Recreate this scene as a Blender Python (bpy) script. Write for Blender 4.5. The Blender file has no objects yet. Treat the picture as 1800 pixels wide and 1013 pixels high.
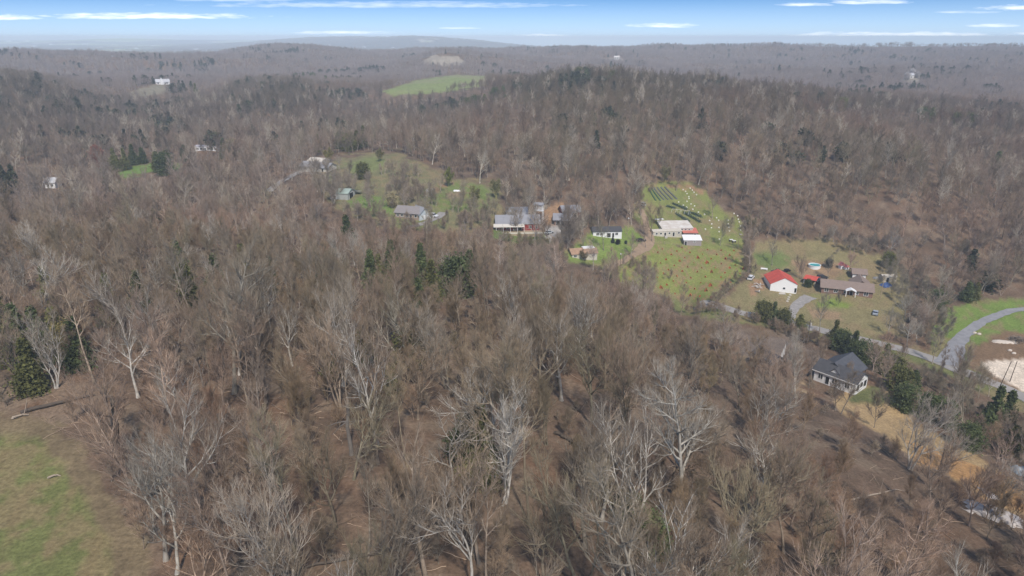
import bpy, math, random
import numpy as np
from mathutils import Matrix, Vector

random.seed(7)
RNG = np.random.default_rng(11)
S = bpy.context.scene
COL = S.collection
R = math.radians

# ------------------------------------------------------------------ camera
CAM_Z = 100.0
FOC = 1216.0            # focal length in photo pixels (photo 1800 x 1013)
PITCH = R(20.0)
cam_d = bpy.data.cameras.new('camera')
cam_d.sensor_width = 36.0
cam_d.lens = 36.0 * FOC / 1800.0
cam_d.clip_start = 0.5
cam_d.clip_end = 120000.0
cam = bpy.data.objects.new('camera', cam_d)
COL.objects.link(cam)
cam.location = (0, 0, CAM_Z)
cam.rotation_euler = (R(90) - PITCH, 0, 0)
S.camera = cam

# ------------------------------------------------------------------ light
SUN_EL, SUN_AZ = R(50), R(168)          # azimuth measured from +Y (view direction) towards +X
S.view_settings.view_transform = 'Standard'
S.view_settings.look = 'None'
S.view_settings.gamma = 1.0
S.view_settings.exposure = -0.05
sun_d = bpy.data.lights.new('sun', 'SUN')
sun_d.energy = 4.2
sun_d.angle = R(3.0)
sun_d.color = (1.0, 0.92, 0.82)
sun = bpy.data.objects.new('sun', sun_d)
COL.objects.link(sun)
sd = Vector((math.sin(SUN_AZ) * math.cos(SUN_EL), math.cos(SUN_AZ) * math.cos(SUN_EL), math.sin(SUN_EL)))
sun.rotation_euler = sd.to_track_quat('Z', 'Y').to_euler()
sun.location = (0, 0, 300)

CLOUDS = [  # azimuth tangent, elevation tangent, half width, half height (direction space), strength
]
for _px, _py, _w, _h, _s in [
        (60, 32, 75, 6, 1.0), (300, 30, 200, 7, 1.0), (420, 71, 130, 4.5, .9), (20, 70, 60, 3.5, .8), (620, 58, 90, 3.5, .7),
        (700, 10, 330, 7, .45), (810, 50, 35, 2.5, .6), (950, 64, 60, 4, .9), (1150, 46, 65, 5, 1.0), (1080, 66, 60, 3.5, .6),
        (1375, 9, 50, 4, .7), (1480, 4, 75, 6, .9), (1540, 63, 195, 6.5, 1.0), (1745, 15, 85, 6, 1.0), (1690, 46, 45, 4, .7),
        (1785, 60, 55, 5, .9), (1320, 78, 90, 3, .7), (1180, 80, 130, 3, .5), (880, 76, 110, 2.5, .6), (250, 67, 90, 2, .4),
        (1640, 22, 55, 3, .4), (1720, 76, 110, 3, .6), (560, 71, 60, 3, .6), (700, 76, 70, 2.5, .5), (455, 1, 110, 3, .4)]:
    a = math.atan((_py - 506.5) / FOC) + PITCH
    CLOUDS.append(((_px - 900) / FOC, math.tan(-a), _w / FOC, _h / FOC, _s))

W = bpy.data.worlds.new('World')
S.world = W
W.use_nodes = True
nt = W.node_tree
nt.nodes.clear()


def nd(tree, typ, **kw):
    n = tree.nodes.new(typ)
    for k, v in kw.items():
        setattr(n, k, v)
    return n


def math_n(tree, op, a, b=None, c=None, clamp=False):
    n = tree.nodes.new('ShaderNodeMath')
    n.operation = op
    n.use_clamp = clamp
    for i, v in enumerate((a, b, c)):
        if v is None:
            continue
        if isinstance(v, (int, float)):
            n.inputs[i].default_value = v
        else:
            tree.links.new(v, n.inputs[i])
    return n.outputs[0]


tc = nd(nt, 'ShaderNodeTexCoord')
sep = nd(nt, 'ShaderNodeSeparateXYZ')
nt.links.new(tc.outputs['Generated'], sep.inputs[0])
zc = math_n(nt, 'MAXIMUM', sep.outputs['Z'], 0.0)
# clear dry air: the blue of the upper sky reaches down close to the horizon
zz = math_n(nt, 'MINIMUM', math_n(nt, 'MULTIPLY_ADD', zc, 4.5, 0.06), math_n(nt, 'MAXIMUM', zc, 0.52))
cmb = nd(nt, 'ShaderNodeCombineXYZ')
nt.links.new(sep.outputs['X'], cmb.inputs[0])
nt.links.new(sep.outputs['Y'], cmb.inputs[1])
nt.links.new(zz, cmb.inputs[2])
nrm = nd(nt, 'ShaderNodeVectorMath', operation='NORMALIZE')
nt.links.new(cmb.outputs[0], nrm.inputs[0])
sky = nd(nt, 'ShaderNodeTexSky')
sky.sky_type = 'NISHITA'
sky.sun_disc = False
sky.sun_elevation = SUN_EL
sky.sun_rotation = SUN_AZ
sky.altitude = 200
sky.air_density = 1.0
sky.dust_density = 0.6
sky.ozone_density = 1.6
nt.links.new(nrm.outputs[0], sky.inputs[0])
# clouds: flat-based banks low over the horizon, edges broken by noise
ty = math_n(nt, 'MAXIMUM', sep.outputs['Y'], 0.05)
az = math_n(nt, 'DIVIDE', sep.outputs['X'], ty)
el = math_n(nt, 'DIVIDE', sep.outputs['Z'], ty)
cv = nd(nt, 'ShaderNodeCombineXYZ')
nt.links.new(math_n(nt, 'MULTIPLY', az, 30.0), cv.inputs[0])
nt.links.new(math_n(nt, 'MULTIPLY', el, 260.0), cv.inputs[1])
no = nd(nt, 'ShaderNodeTexNoise')
no.inputs['Scale'].default_value = 1.0
no.inputs['Detail'].default_value = 6.0
no.inputs['Roughness'].default_value = 0.6
nt.links.new(cv.outputs[0], no.inputs['Vector'])
nz = math_n(nt, 'SUBTRACT', no.outputs['Fac'], 0.5)
total = None
for (ca, ce, cw, ch, cs) in CLOUDS:
    da = math_n(nt, 'DIVIDE', math_n(nt, 'SUBTRACT', az, ca), cw)
    dh = math_n(nt, 'DIVIDE', math_n(nt, 'SUBTRACT', el, ce), ch)
    up = math_n(nt, 'MULTIPLY', math_n(nt, 'MINIMUM', dh, 0.0), 0.8)          # steeper underside
    dh = math_n(nt, 'ADD', dh, up)
    d2 = math_n(nt, 'ADD', math_n(nt, 'MULTIPLY', da, da), math_n(nt, 'MULTIPLY', dh, dh))
    v = math_n(nt, 'SUBTRACT', 1.0, d2)
    v = math_n(nt, 'MULTIPLY_ADD', nz, 3.3, v)
    v = math_n(nt, 'MULTIPLY', v, 0.62 * cs, clamp=True)
    total = v if total is None else math_n(nt, 'MAXIMUM', total, v)
fr = math_n(nt, 'GREATER_THAN', sep.outputs['Y'], 0.1)
total = math_n(nt, 'MULTIPLY', total, fr)
sat = nd(nt, 'ShaderNodeMix', data_type='RGBA', blend_type='MULTIPLY')   # deep clear blue low in the sky
lo = nd(nt, 'ShaderNodeMapRange')
lo.inputs['From Min'].default_value = 0.10
lo.inputs['From Max'].default_value = 0.25
lo.inputs['To Min'].default_value = 1.0
lo.inputs['To Max'].default_value = 0.0
nt.links.new(zc, lo.inputs['Value'])
nt.links.new(lo.outputs[0], sat.inputs['Factor'])
nt.links.new(sky.outputs[0], sat.inputs['A'])
sat.inputs['B'].default_value = (.78, 1.04, 1.22, 1)
# pale band right above the horizon
hz = nd(nt, 'ShaderNodeMapRange')
hz.inputs['From Min'].default_value = 0.0
hz.inputs['From Max'].default_value = 0.045
hz.inputs['To Min'].default_value = 0.9
hz.inputs['To Max'].default_value = 0.0
nt.links.new(zc, hz.inputs['Value'])
mh = nd(nt, 'ShaderNodeMix', data_type='RGBA')
nt.links.new(hz.outputs[0], mh.inputs['Factor'])
nt.links.new(sat.outputs['Result'], mh.inputs['A'])
mh.inputs['B'].default_value = (4.3, 5.4, 6.9, 1)
mc = nd(nt, 'ShaderNodeMix', data_type='RGBA')
nt.links.new(total, mc.inputs['Factor'])
nt.links.new(mh.outputs['Result'], mc.inputs['A'])
mc.inputs['B'].default_value = (10.0, 10.3, 10.8, 1)
bg = nd(nt, 'ShaderNodeBackground')
bg.inputs['Strength'].default_value = 0.14
nt.links.new(mc.outputs['Result'], bg.inputs['Color'])
wo = nd(nt, 'ShaderNodeOutputWorld')
nt.links.new(bg.outputs[0], wo.inputs['Surface'])

S.render.engine = 'CYCLES'
S.cycles.max_bounces = 4
S.cycles.diffuse_bounces = 2
S.cycles.volume_bounces = 3
S.cycles.transparent_max_bounces = 8
S.cycles.use_denoising = True
S.cycles.denoiser = 'OPENIMAGEDENOISE'
S.cycles.denoising_input_passes = 'RGB_ALBEDO_NORMAL'
S.cycles.denoising_prefilter = 'ACCURATE'
S.cycles.sample_clamp_direct = 3.0
S.cycles.sample_clamp_indirect = 2.0
S.cycles.use_adaptive_sampling = False

# ------------------------------------------------------------------ view <-> world
CP, SP = math.cos(PITCH), math.sin(PITCH)


def ray(px, py):
    x = (np.asarray(px, float) - 900.0) / FOC
    v = (506.5 - np.asarray(py, float)) / FOC
    return np.stack([x, CP + v * SP, -SP + v * CP], -1)


def project(x, y, z):
    f = y * CP - (z - CAM_Z) * SP
    u = y * SP + (z - CAM_Z) * CP
    f = np.where(f < 0.5, 0.5, f)
    return 900 + FOC * x / f, 506.5 - FOC * u / f, f


# ------------------------------------------------------------------ terrain
def cz(px, py, z):
    d = ray(px, py)
    t = (z - CAM_Z) / d[2]
    return (d[0] * t, d[1] * t, z)


def wd(px, dist, z):
    x = (px - 900.0) / FOC * (dist * CP + (CAM_Z - z) * SP)
    return (x, dist, z)


CTRL_C = [  # pixel of a visible ground spot and its height
    (60, 900, 40), (0, 740, 40), (100, 1000, 40.5), (300, 950, 41), (412, 690, 41), (620, 940, 43), (890, 850, 42.5),
    (900, 700, 41), (1200, 900, 38), (1300, 1000, 38), (1190, 800, 36), (1500, 800, 25), (1330, 720, 27), (1600, 900, 25),
    (1780, 960, 23), (1750, 900, 20), (1700, 850, 18), (1490, 690, 13), (1560, 740, 13.5), (1640, 800, 16), (1340, 640, 14),
    (1230, 537, 1.5), (1400, 575, .5), (1560, 610, 0), (1680, 650, 0), (1800, 700, 0), (1700, 720, 6),
    (600, 350, 26), (550, 300, 28), (640, 300, 30), (730, 385, 23), (760, 345, 26), (830, 350, 25), (912, 407, 17),
    (1000, 395, 18), (1070, 418, 13), (1030, 452, 10), (1190, 412, 11), (1200, 330, 22), (1150, 330, 22), (1270, 400, 12),
    (1220, 530, 3), (1150, 500, 5), (1300, 440, 8), (1380, 515, 2.5), (1432, 470, 4), (1490, 520, 2.5), (1500, 470, 5),
    (1400, 430, 8), (1600, 440, 8), (1700, 530, 2), (1800, 520, 3), (1800, 600, .5), (1740, 640, .5),
    (850, 330, 26), (1000, 340, 26), (1100, 320, 27), (1000, 260, 36), (1100, 220, 42), (1050, 180, 48),
    (1600, 350, 22), (1600, 270, 28), (1600, 220, 30), (1400, 360, 19), (1400, 280, 31), (1400, 220, 38),
    (1200, 270, 34), (1200, 200, 45), (850, 270, 33), (850, 220, 36), (700, 290, 31), (600, 235, 28), (362, 265, 30),
    (285, 148, 38), (270, 165, 33), (700, 163, 36), (760, 150, 38), (820, 137, 42), (240, 300, 24), (8, 333, 25), (1600, 133, 38)]
CTRL_W = [  # pixel column, distance, height
    (-600, 20, 40), (900, 20, 43), (2400, 20, 34), (0, 50, 40), (900, 50, 43), (1800, 50, 30),
    (900, 130, 41), (900, 160, 36), (900, 200, 26), (900, 240, 20), (1150, 130, 36), (1150, 170, 22), (1150, 210, 8),
    (1300, 130, 30), (1300, 170, 14), (600, 130, 43), (600, 180, 36), (600, 240, 26), (600, 270, 24), (200, 130, 42),
    (200, 200, 39), (200, 260, 28), (200, 330, 22), (0, 130, 41), (0, 200, 38), (0, 260, 29), (0, 330, 25), (400, 200, 38), (400, 265, 27),
    (400, 330, 25), (750, 180, 35), (750, 240, 24),
    (1030, 760, 57), (1030, 1000, 35), (850, 720, 35), (700, 505, 30), (700, 600, 26), (1200, 760, 51), (1400, 720, 40),
    (1600, 650, 31), (1800, 600, 26), (1800, 400, 18), (1800, 330, 11), (1300, 740, 46), (940, 750, 47),
    (510, 700, 34), (510, 900, 43), (600, 880, 31), (670, 800, 17), (420, 900, 40), (330, 880, 27), (0, 800, 57), (100, 820, 47),
    (190, 840, 28), (0, 450, 30), (0, 600, 40), (100, 600, 34), (200, 600, 27), (300, 600, 26), (400, 600, 28), (300, 460, 28), (450, 480, 28),
    (0, 1700, 46), (150, 1700, 46), (300, 1700, 36), (400, 1800, 44), (500, 1900, 52), (600, 1900, 52), (700, 1800, 45),
    (100, 1250, 30), (400, 1300, 28), (600, 1350, 30), (780, 1500, 63), (700, 1450, 38), (860, 1500, 42), (780, 1340, 40),
    (900, 2000, 54), (1000, 2300, 56), (1100, 2300, 50), (1200, 2300, 53), (1330, 2300, 54), (1450, 2300, 55), (1620, 2300, 54), (1800, 2300, 52),
    (1000, 1300, 28), (1200, 1300, 28), (1400, 1100, 26), (1600, 950, 26), (1800, 1100, 28), (1800, 1600, 42), (1300, 1700, 38), (1150, 1800, 44),
    (1500, 1700, 40)]
for c_ in (-100, 150, 400, 650):
    CTRL_W += [(c_, 3300, 10), (c_, 6000, 4), (c_, 20000, 0), (c_, 60000, 0)]
for c_ in (900, 1200, 1500, 1850):
    CTRL_W += [(c_, 3300, 26), (c_, 6000, 6), (c_, 20000, 0), (c_, 60000, 0)]
pts = [cz(*c) for c in CTRL_C] + [wd(*c) for c in CTRL_W]
for c in CTRL_W:                      # carry the edges on beyond the frame
    if c[0] <= 100:
        pts.append(wd(c[0] - 500, c[1], c[2]))
    if c[0] >= 1790:
        pts.append(wd(c[0] + 500, c[1], c[2]))
pts = np.array(pts)


def tcoord(x, y):
    r = np.sqrt(x * x + y * y + 100.0)
    return np.stack([np.arctan2(x, y + 5.0) * 2.2, np.log(r)], -1)


def kern(d2):
    return np.sqrt(d2 + 0.0016) ** 2 * np.log(np.sqrt(d2 + 0.0016)) * 0.35 + np.sqrt(d2 + 0.0009) * -0.5


def _fit():
    q = tcoord(pts[:, 0], pts[:, 1])
    n = len(q)
    d2 = ((q[:, None] - q[None]) ** 2).sum(-1)
    A = np.zeros((n + 3, n + 3))
    A[:n, :n] = kern(d2) - np.eye(n) * 0.004
    A[:n, n] = 1
    A[:n, n + 1:] = q
    A[n:, :n] = A[:n, n:].T
    b = np.zeros(n + 3)
    b[:n] = pts[:, 2]
    w = np.linalg.solve(A, b)
    return q, w


TQ, TW = _fit()


def _hash(ix, iy, seed):
    h = (ix * 374761393 + iy * 668265263 + seed * 1442695041) & 0x7fffffff
    h = ((h ^ (h >> 13)) * 1274126177) & 0x7fffffff
    return ((h ^ (h >> 16)) & 0xffff) / 65535.0


def vnoise(x, y, seed=0):
    xi, yi = np.floor(x).astype(np.int64), np.floor(y).astype(np.int64)
    fx, fy = x - xi, y - yi
    fx, fy = fx * fx * (3 - 2 * fx), fy * fy * (3 - 2 * fy)
    a, b = _hash(xi, yi, seed), _hash(xi + 1, yi, seed)
    c, d = _hash(xi, yi + 1, seed), _hash(xi + 1, yi + 1, seed)
    return (a + (b - a) * fx) * (1 - fy) + (c + (d - c) * fx) * fy


def fbm(x, y, octv=4, seed=0):
    s, a, t = 0.0, 1.0, 0.0
    for i in range(octv):
        s = s + a * vnoise(x * 2 ** i + i * 17.3, y * 2 ** i - i * 9.1, seed + i)
        t += a
        a *= 0.5
    return s / t


def smooth(x, a, b):
    t = np.clip((x - a) / (b - a), 0, 1)
    return t * t * (3 - 2 * t)


PADS = [(91, 166, 12.4, 11)]
BUMPS = [(630, 7200, 55, 900), (560, 7600, 30, 700), (250, 9500, 50, 900), (720, 6500, 30, 700), (800, 6800, 34, 800), (860, 6200, 22, 700),
         (100, 12000, 30, 2200), (450, 12500, 35, 2500)]


def terrain(x, y):
    x = np.asarray(x, float)
    y = np.asarray(y, float)
    shp = x.shape
    xf, yf = x.ravel(), y.ravel()
    out = np.empty(len(xf))
    n = len(TQ)
    for i in range(0, len(xf), 40000):
        q = tcoord(xf[i:i + 40000], yf[i:i + 40000])
        d2 = (q[:, None, 0] - TQ[None, :, 0]) ** 2 + (q[:, None, 1] - TQ[None, :, 1]) ** 2
        out[i:i + 40000] = kern(d2) @ TW[:n] + TW[n] + q @ TW[n + 1:]
    r = np.hypot(xf, yf)
    out += (fbm(xf / 260, yf / 260, 3, 5) - .5) * 42 * smooth(r, 950, 1700) * (1 - smooth(r, 3500, 6000))
    out += (fbm(xf / 620 + 3, yf / 620, 2, 15) - .5) * 46 * smooth(r, 1500, 2100) * (1 - smooth(r, 3500, 6000))
    out += (fbm(xf / 55, yf / 55, 3, 9) - .5) * 5 * smooth(r, 420, 700) * (1 - smooth(r, 2500, 4000))
    out += (fbm(xf / 9, yf / 9, 3, 3) - .5) * 0.5 * (1 - smooth(r, 300, 500))
    far = smooth(r, 4500, 7000)
    out = out * (1 - far) + far * (8 * fbm(xf / 1500, yf / 1500, 3, 21))
    out -= .0078 * np.maximum(r - 3000, 0) * smooth(np.arctan2(xf, yf), -.14, .06)      # the land falls away beyond the right-hand ridge
    for (bp, bd, bh, bw) in BUMPS:
        bx = (bp - 900) / FOC * bd
        out += bh * np.exp(-(((xf - bx) / bw) ** 2 + ((yf - bd) / (bw * 1.3)) ** 2))
    for (hx, hy, hz_, hr) in PADS:                      # ground levelled for building
        k = 1 - smooth(np.hypot(xf - hx, yf - hy), hr, hr * 1.7)
        out = out * (1 - k) + hz_ * k
    return out.reshape(shp)


_T = np.geomspace(30, 30000, 2600)


def hit(px, py):
    d = ray(px, py)
    p = d[None] * _T[:, None]
    p[:, 2] += CAM_Z
    g = p[:, 2] - terrain(p[:, 0], p[:, 1])
    k = int(np.argmax(g < 0))
    if k == 0:
        k = len(_T) - 1
    f = g[k - 1] / (g[k - 1] - g[k] + 1e-9)
    t = _T[k - 1] + (_T[k] - _T[k - 1]) * f
    x, y = float(d[0] * t), float(d[1] * t)
    return Vector((x, y, float(terrain(np.array([x]), np.array([y]))[0])))


def tz(x, y):
    return float(terrain(np.array([float(x)]), np.array([float(y)]))[0])


# ------------------------------------------------------------------ mesh and material helpers
def new_mesh(name, verts, faces, mats=(), smooth_shade=False, midx=None):
    me = bpy.data.meshes.new(name)
    verts = np.asarray(verts, np.float32)
    me.vertices.add(len(verts))
    me.vertices.foreach_set('co', verts.ravel())
    if isinstance(faces, np.ndarray):
        n, k = faces.shape
        me.loops.add(n * k)
        me.loops.foreach_set('vertex_index', faces.ravel().astype(np.int32))
        me.polygons.add(n)
        me.polygons.foreach_set('loop_start', np.arange(0, n * k, k, dtype=np.int32))
    else:
        lens = np.array([len(f) for f in faces], np.int32)
        flat = np.array([i for f in faces for i in f], np.int32)
        me.loops.add(len(flat))
        me.loops.foreach_set('vertex_index', flat)
        me.polygons.add(len(lens))
        me.polygons.foreach_set('loop_start', np.concatenate([[0], np.cumsum(lens)[:-1]]).astype(np.int32))
    for m in mats:
        me.materials.append(m)
    if midx is not None:
        me.polygons.foreach_set('material_index', np.asarray(midx, np.int32))
    me.polygons.foreach_set('use_smooth', np.full(len(me.polygons), smooth_shade))
    me.update(calc_edges=True)
    return me


def link(name, me, parent=None, loc=None):
    o = bpy.data.objects.new(name, me)
    COL.objects.link(o)
    if parent is not None:
        o.parent = parent
    if loc is not None:
        o.location = loc
    return o


def tag(o, label=None, cat=None, group=None, kind=None):
    for k, v in (('label', label), ('category', cat), ('group', group), ('kind', kind)):
        if v:
            o[k] = v
    return o


def empty(name, loc, rz=0.0, label=None, cat=None, group=None):
    o = bpy.data.objects.new(name, None)
    o.empty_display_size = 0.5
    COL.objects.link(o)
    o.location = loc
    o.rotation_euler = (0, 0, rz)
    return tag(o, label, cat, group)


def dup(o, parent=None):
    c = o.copy()
    COL.objects.link(c)
    if parent is not None:
        c.parent = parent
    for ch in list(o.children):
        dup(ch, c)
    return c


class MB:
    def __init__(self):
        self.v, self.f = [], []

    def poly(self, vs, fs):
        n = len(self.v)
        self.v += [tuple(v) for v in vs]
        self.f += [tuple(i + n for i in f) for f in fs]
        return self

    def box(self, x0, x1, y0, y1, z0, z1):
        vs = [(x0, y0, z0), (x1, y0, z0), (x1, y1, z0), (x0, y1, z0), (x0, y0, z1), (x1, y0, z1), (x1, y1, z1), (x0, y1, z1)]
        return self.poly(vs, [(3, 2, 1, 0), (4, 5, 6, 7), (0, 1, 5, 4), (1, 2, 6, 5), (2, 3, 7, 6), (3, 0, 4, 7)])

    def prism(self, prof, lo, hi, axis='x'):
        """profile of (a, z) pairs swept along an axis"""
        n = len(prof)
        if axis == 'x':
            vs = [(lo, a, z) for a, z in prof] + [(hi, a, z) for a, z in prof]
        else:
            vs = [(a, lo, z) for a, z in prof] + [(a, hi, z) for a, z in prof]
        fs = [tuple(range(n))[::-1], tuple(range(n, 2 * n))]
        fs += [(i, (i + 1) % n, n + (i + 1) % n, n + i) for i in range(n)]
        return self.poly(vs, fs)

    def tube(self, pts_, rads, k=7, caps=True):
        pts_ = [Vector(p) for p in pts_]
        rings = []
        for i, p in enumerate(pts_):
            t = (pts_[min(i + 1, len(pts_) - 1)] - pts_[max(i - 1, 0)]).normalized()
            u = t.cross(Vector((0.31, 0.23, 0.92)) if abs(t.z) < .9 else Vector((1, 0.1, 0))).normalized()
            w = t.cross(u)
            r = rads[i] if isinstance(rads, (list, tuple)) else rads
            rings.append([p + (u * math.cos(2 * math.pi * j / k) + w * math.sin(2 * math.pi * j / k)) * r for j in range(k)])
        vs = [v for rg in rings for v in rg]
        fs = []
        for i in range(len(rings) - 1):
            for j in range(k):
                fs.append((i * k + j, i * k + (j + 1) % k, (i + 1) * k + (j + 1) % k, (i + 1) * k + j))
        if caps:
            fs.append(tuple(range(k))[::-1])
            fs.append(tuple(range((len(rings) - 1) * k, len(rings) * k)))
        return self.poly(vs, fs)

    def lathe(self, prof, k=16, sx=1.0, sy=1.0):
        n = len(prof)
        vs = [(r * math.cos(2 * math.pi * j / k) * sx, r * math.sin(2 * math.pi * j / k) * sy, z) for r, z in prof for j in range(k)]
        fs = []
        for i in range(n - 1):
            for j in range(k):
                fs.append((i * k + j, i * k + (j + 1) % k, (i + 1) * k + (j + 1) % k, (i + 1) * k + j))
        fs.append(tuple(range(k))[::-1])
        fs.append(tuple(range((n - 1) * k, n * k)))
        return self.poly(vs, fs)

    def build(self, name, mat_, parent=None, smooth_shade=False, loc=None):
        return link(name, new_mesh(name, self.v, self.f, [mat_], smooth_shade), parent, loc)


_M = {}


def mat(name, col, rough=0.8, var=0.25, scale=1.5, metal=0.0, stripes=None, col2=None, spec=0.3, scale2=None):
    """plain surface whose colour wanders between two tones with object-space noise; stripes = (scale, axis) adds ribs"""
    if name in _M:
        return _M[name]
    m = bpy.data.materials.new(name)
    m.use_nodes = True
    t = m.node_tree
    b = t.nodes['Principled BSDF']
    co = nd(t, 'ShaderNodeTexCoord')
    n = nd(t, 'ShaderNodeTexNoise')
    n.inputs['Scale'].default_value = scale
    n.inputs['Detail'].default_value = 6
    n.inputs['Roughness'].default_value = .65
    t.links.new(co.outputs['Object'], n.inputs['Vector'])
    mr = nd(t, 'ShaderNodeMapRange')
    mr.inputs['From Min'].default_value = .3
    mr.inputs['From Max'].default_value = .7
    t.links.new(n.outputs['Fac'], mr.inputs['Value'])
    fac = mr.outputs[0]
    mx = nd(t, 'ShaderNodeMix', data_type='RGBA')
    c2 = col2 if col2 else tuple(c * (1 - var) for c in col)
    mx.inputs['A'].default_value = (*c2, 1)
    mx.inputs['B'].default_value = (*col, 1)
    t.links.new(fac, mx.inputs['Factor'])
    out = mx.outputs['Result']
    if stripes:
        w = nd(t, 'ShaderNodeTexWave', bands_direction=stripes[1])
        w.inputs['Scale'].default_value = stripes[0]
        w.inputs['Distortion'].default_value = 0.0
        t.links.new(co.outputs['Object'], w.inputs['Vector'])
        bp = nd(t, 'ShaderNodeBump')
        bp.inputs['Strength'].default_value = .5
        bp.inputs['Distance'].default_value = .04
        t.links.new(w.outputs['Fac'], bp.inputs['Height'])
        t.links.new(bp.outputs[0], b.inputs['Normal'])
    t.links.new(out, b.inputs['Base Color'])
    b.inputs['Roughness'].default_value = rough
    b.inputs['Metallic'].default_value = metal
    b.inputs['Specular IOR Level'].default_value = spec
    _M[name] = m
    return m


# ------------------------------------------------------------------ what covers the ground where (outlines walked on the photo's ground)
LEAF = (.142, .097, .067)
GREEN = (.115, .165, .042)
OLIVE = (.160, .172, .066)
TAN = (.235, .175, .105)
CLAY = (.285, .180, .105)
GRAVEL = (.33, .31, .29)
STRAW = (.36, .255, .135)
SAND = (.62, .53, .43)
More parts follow.
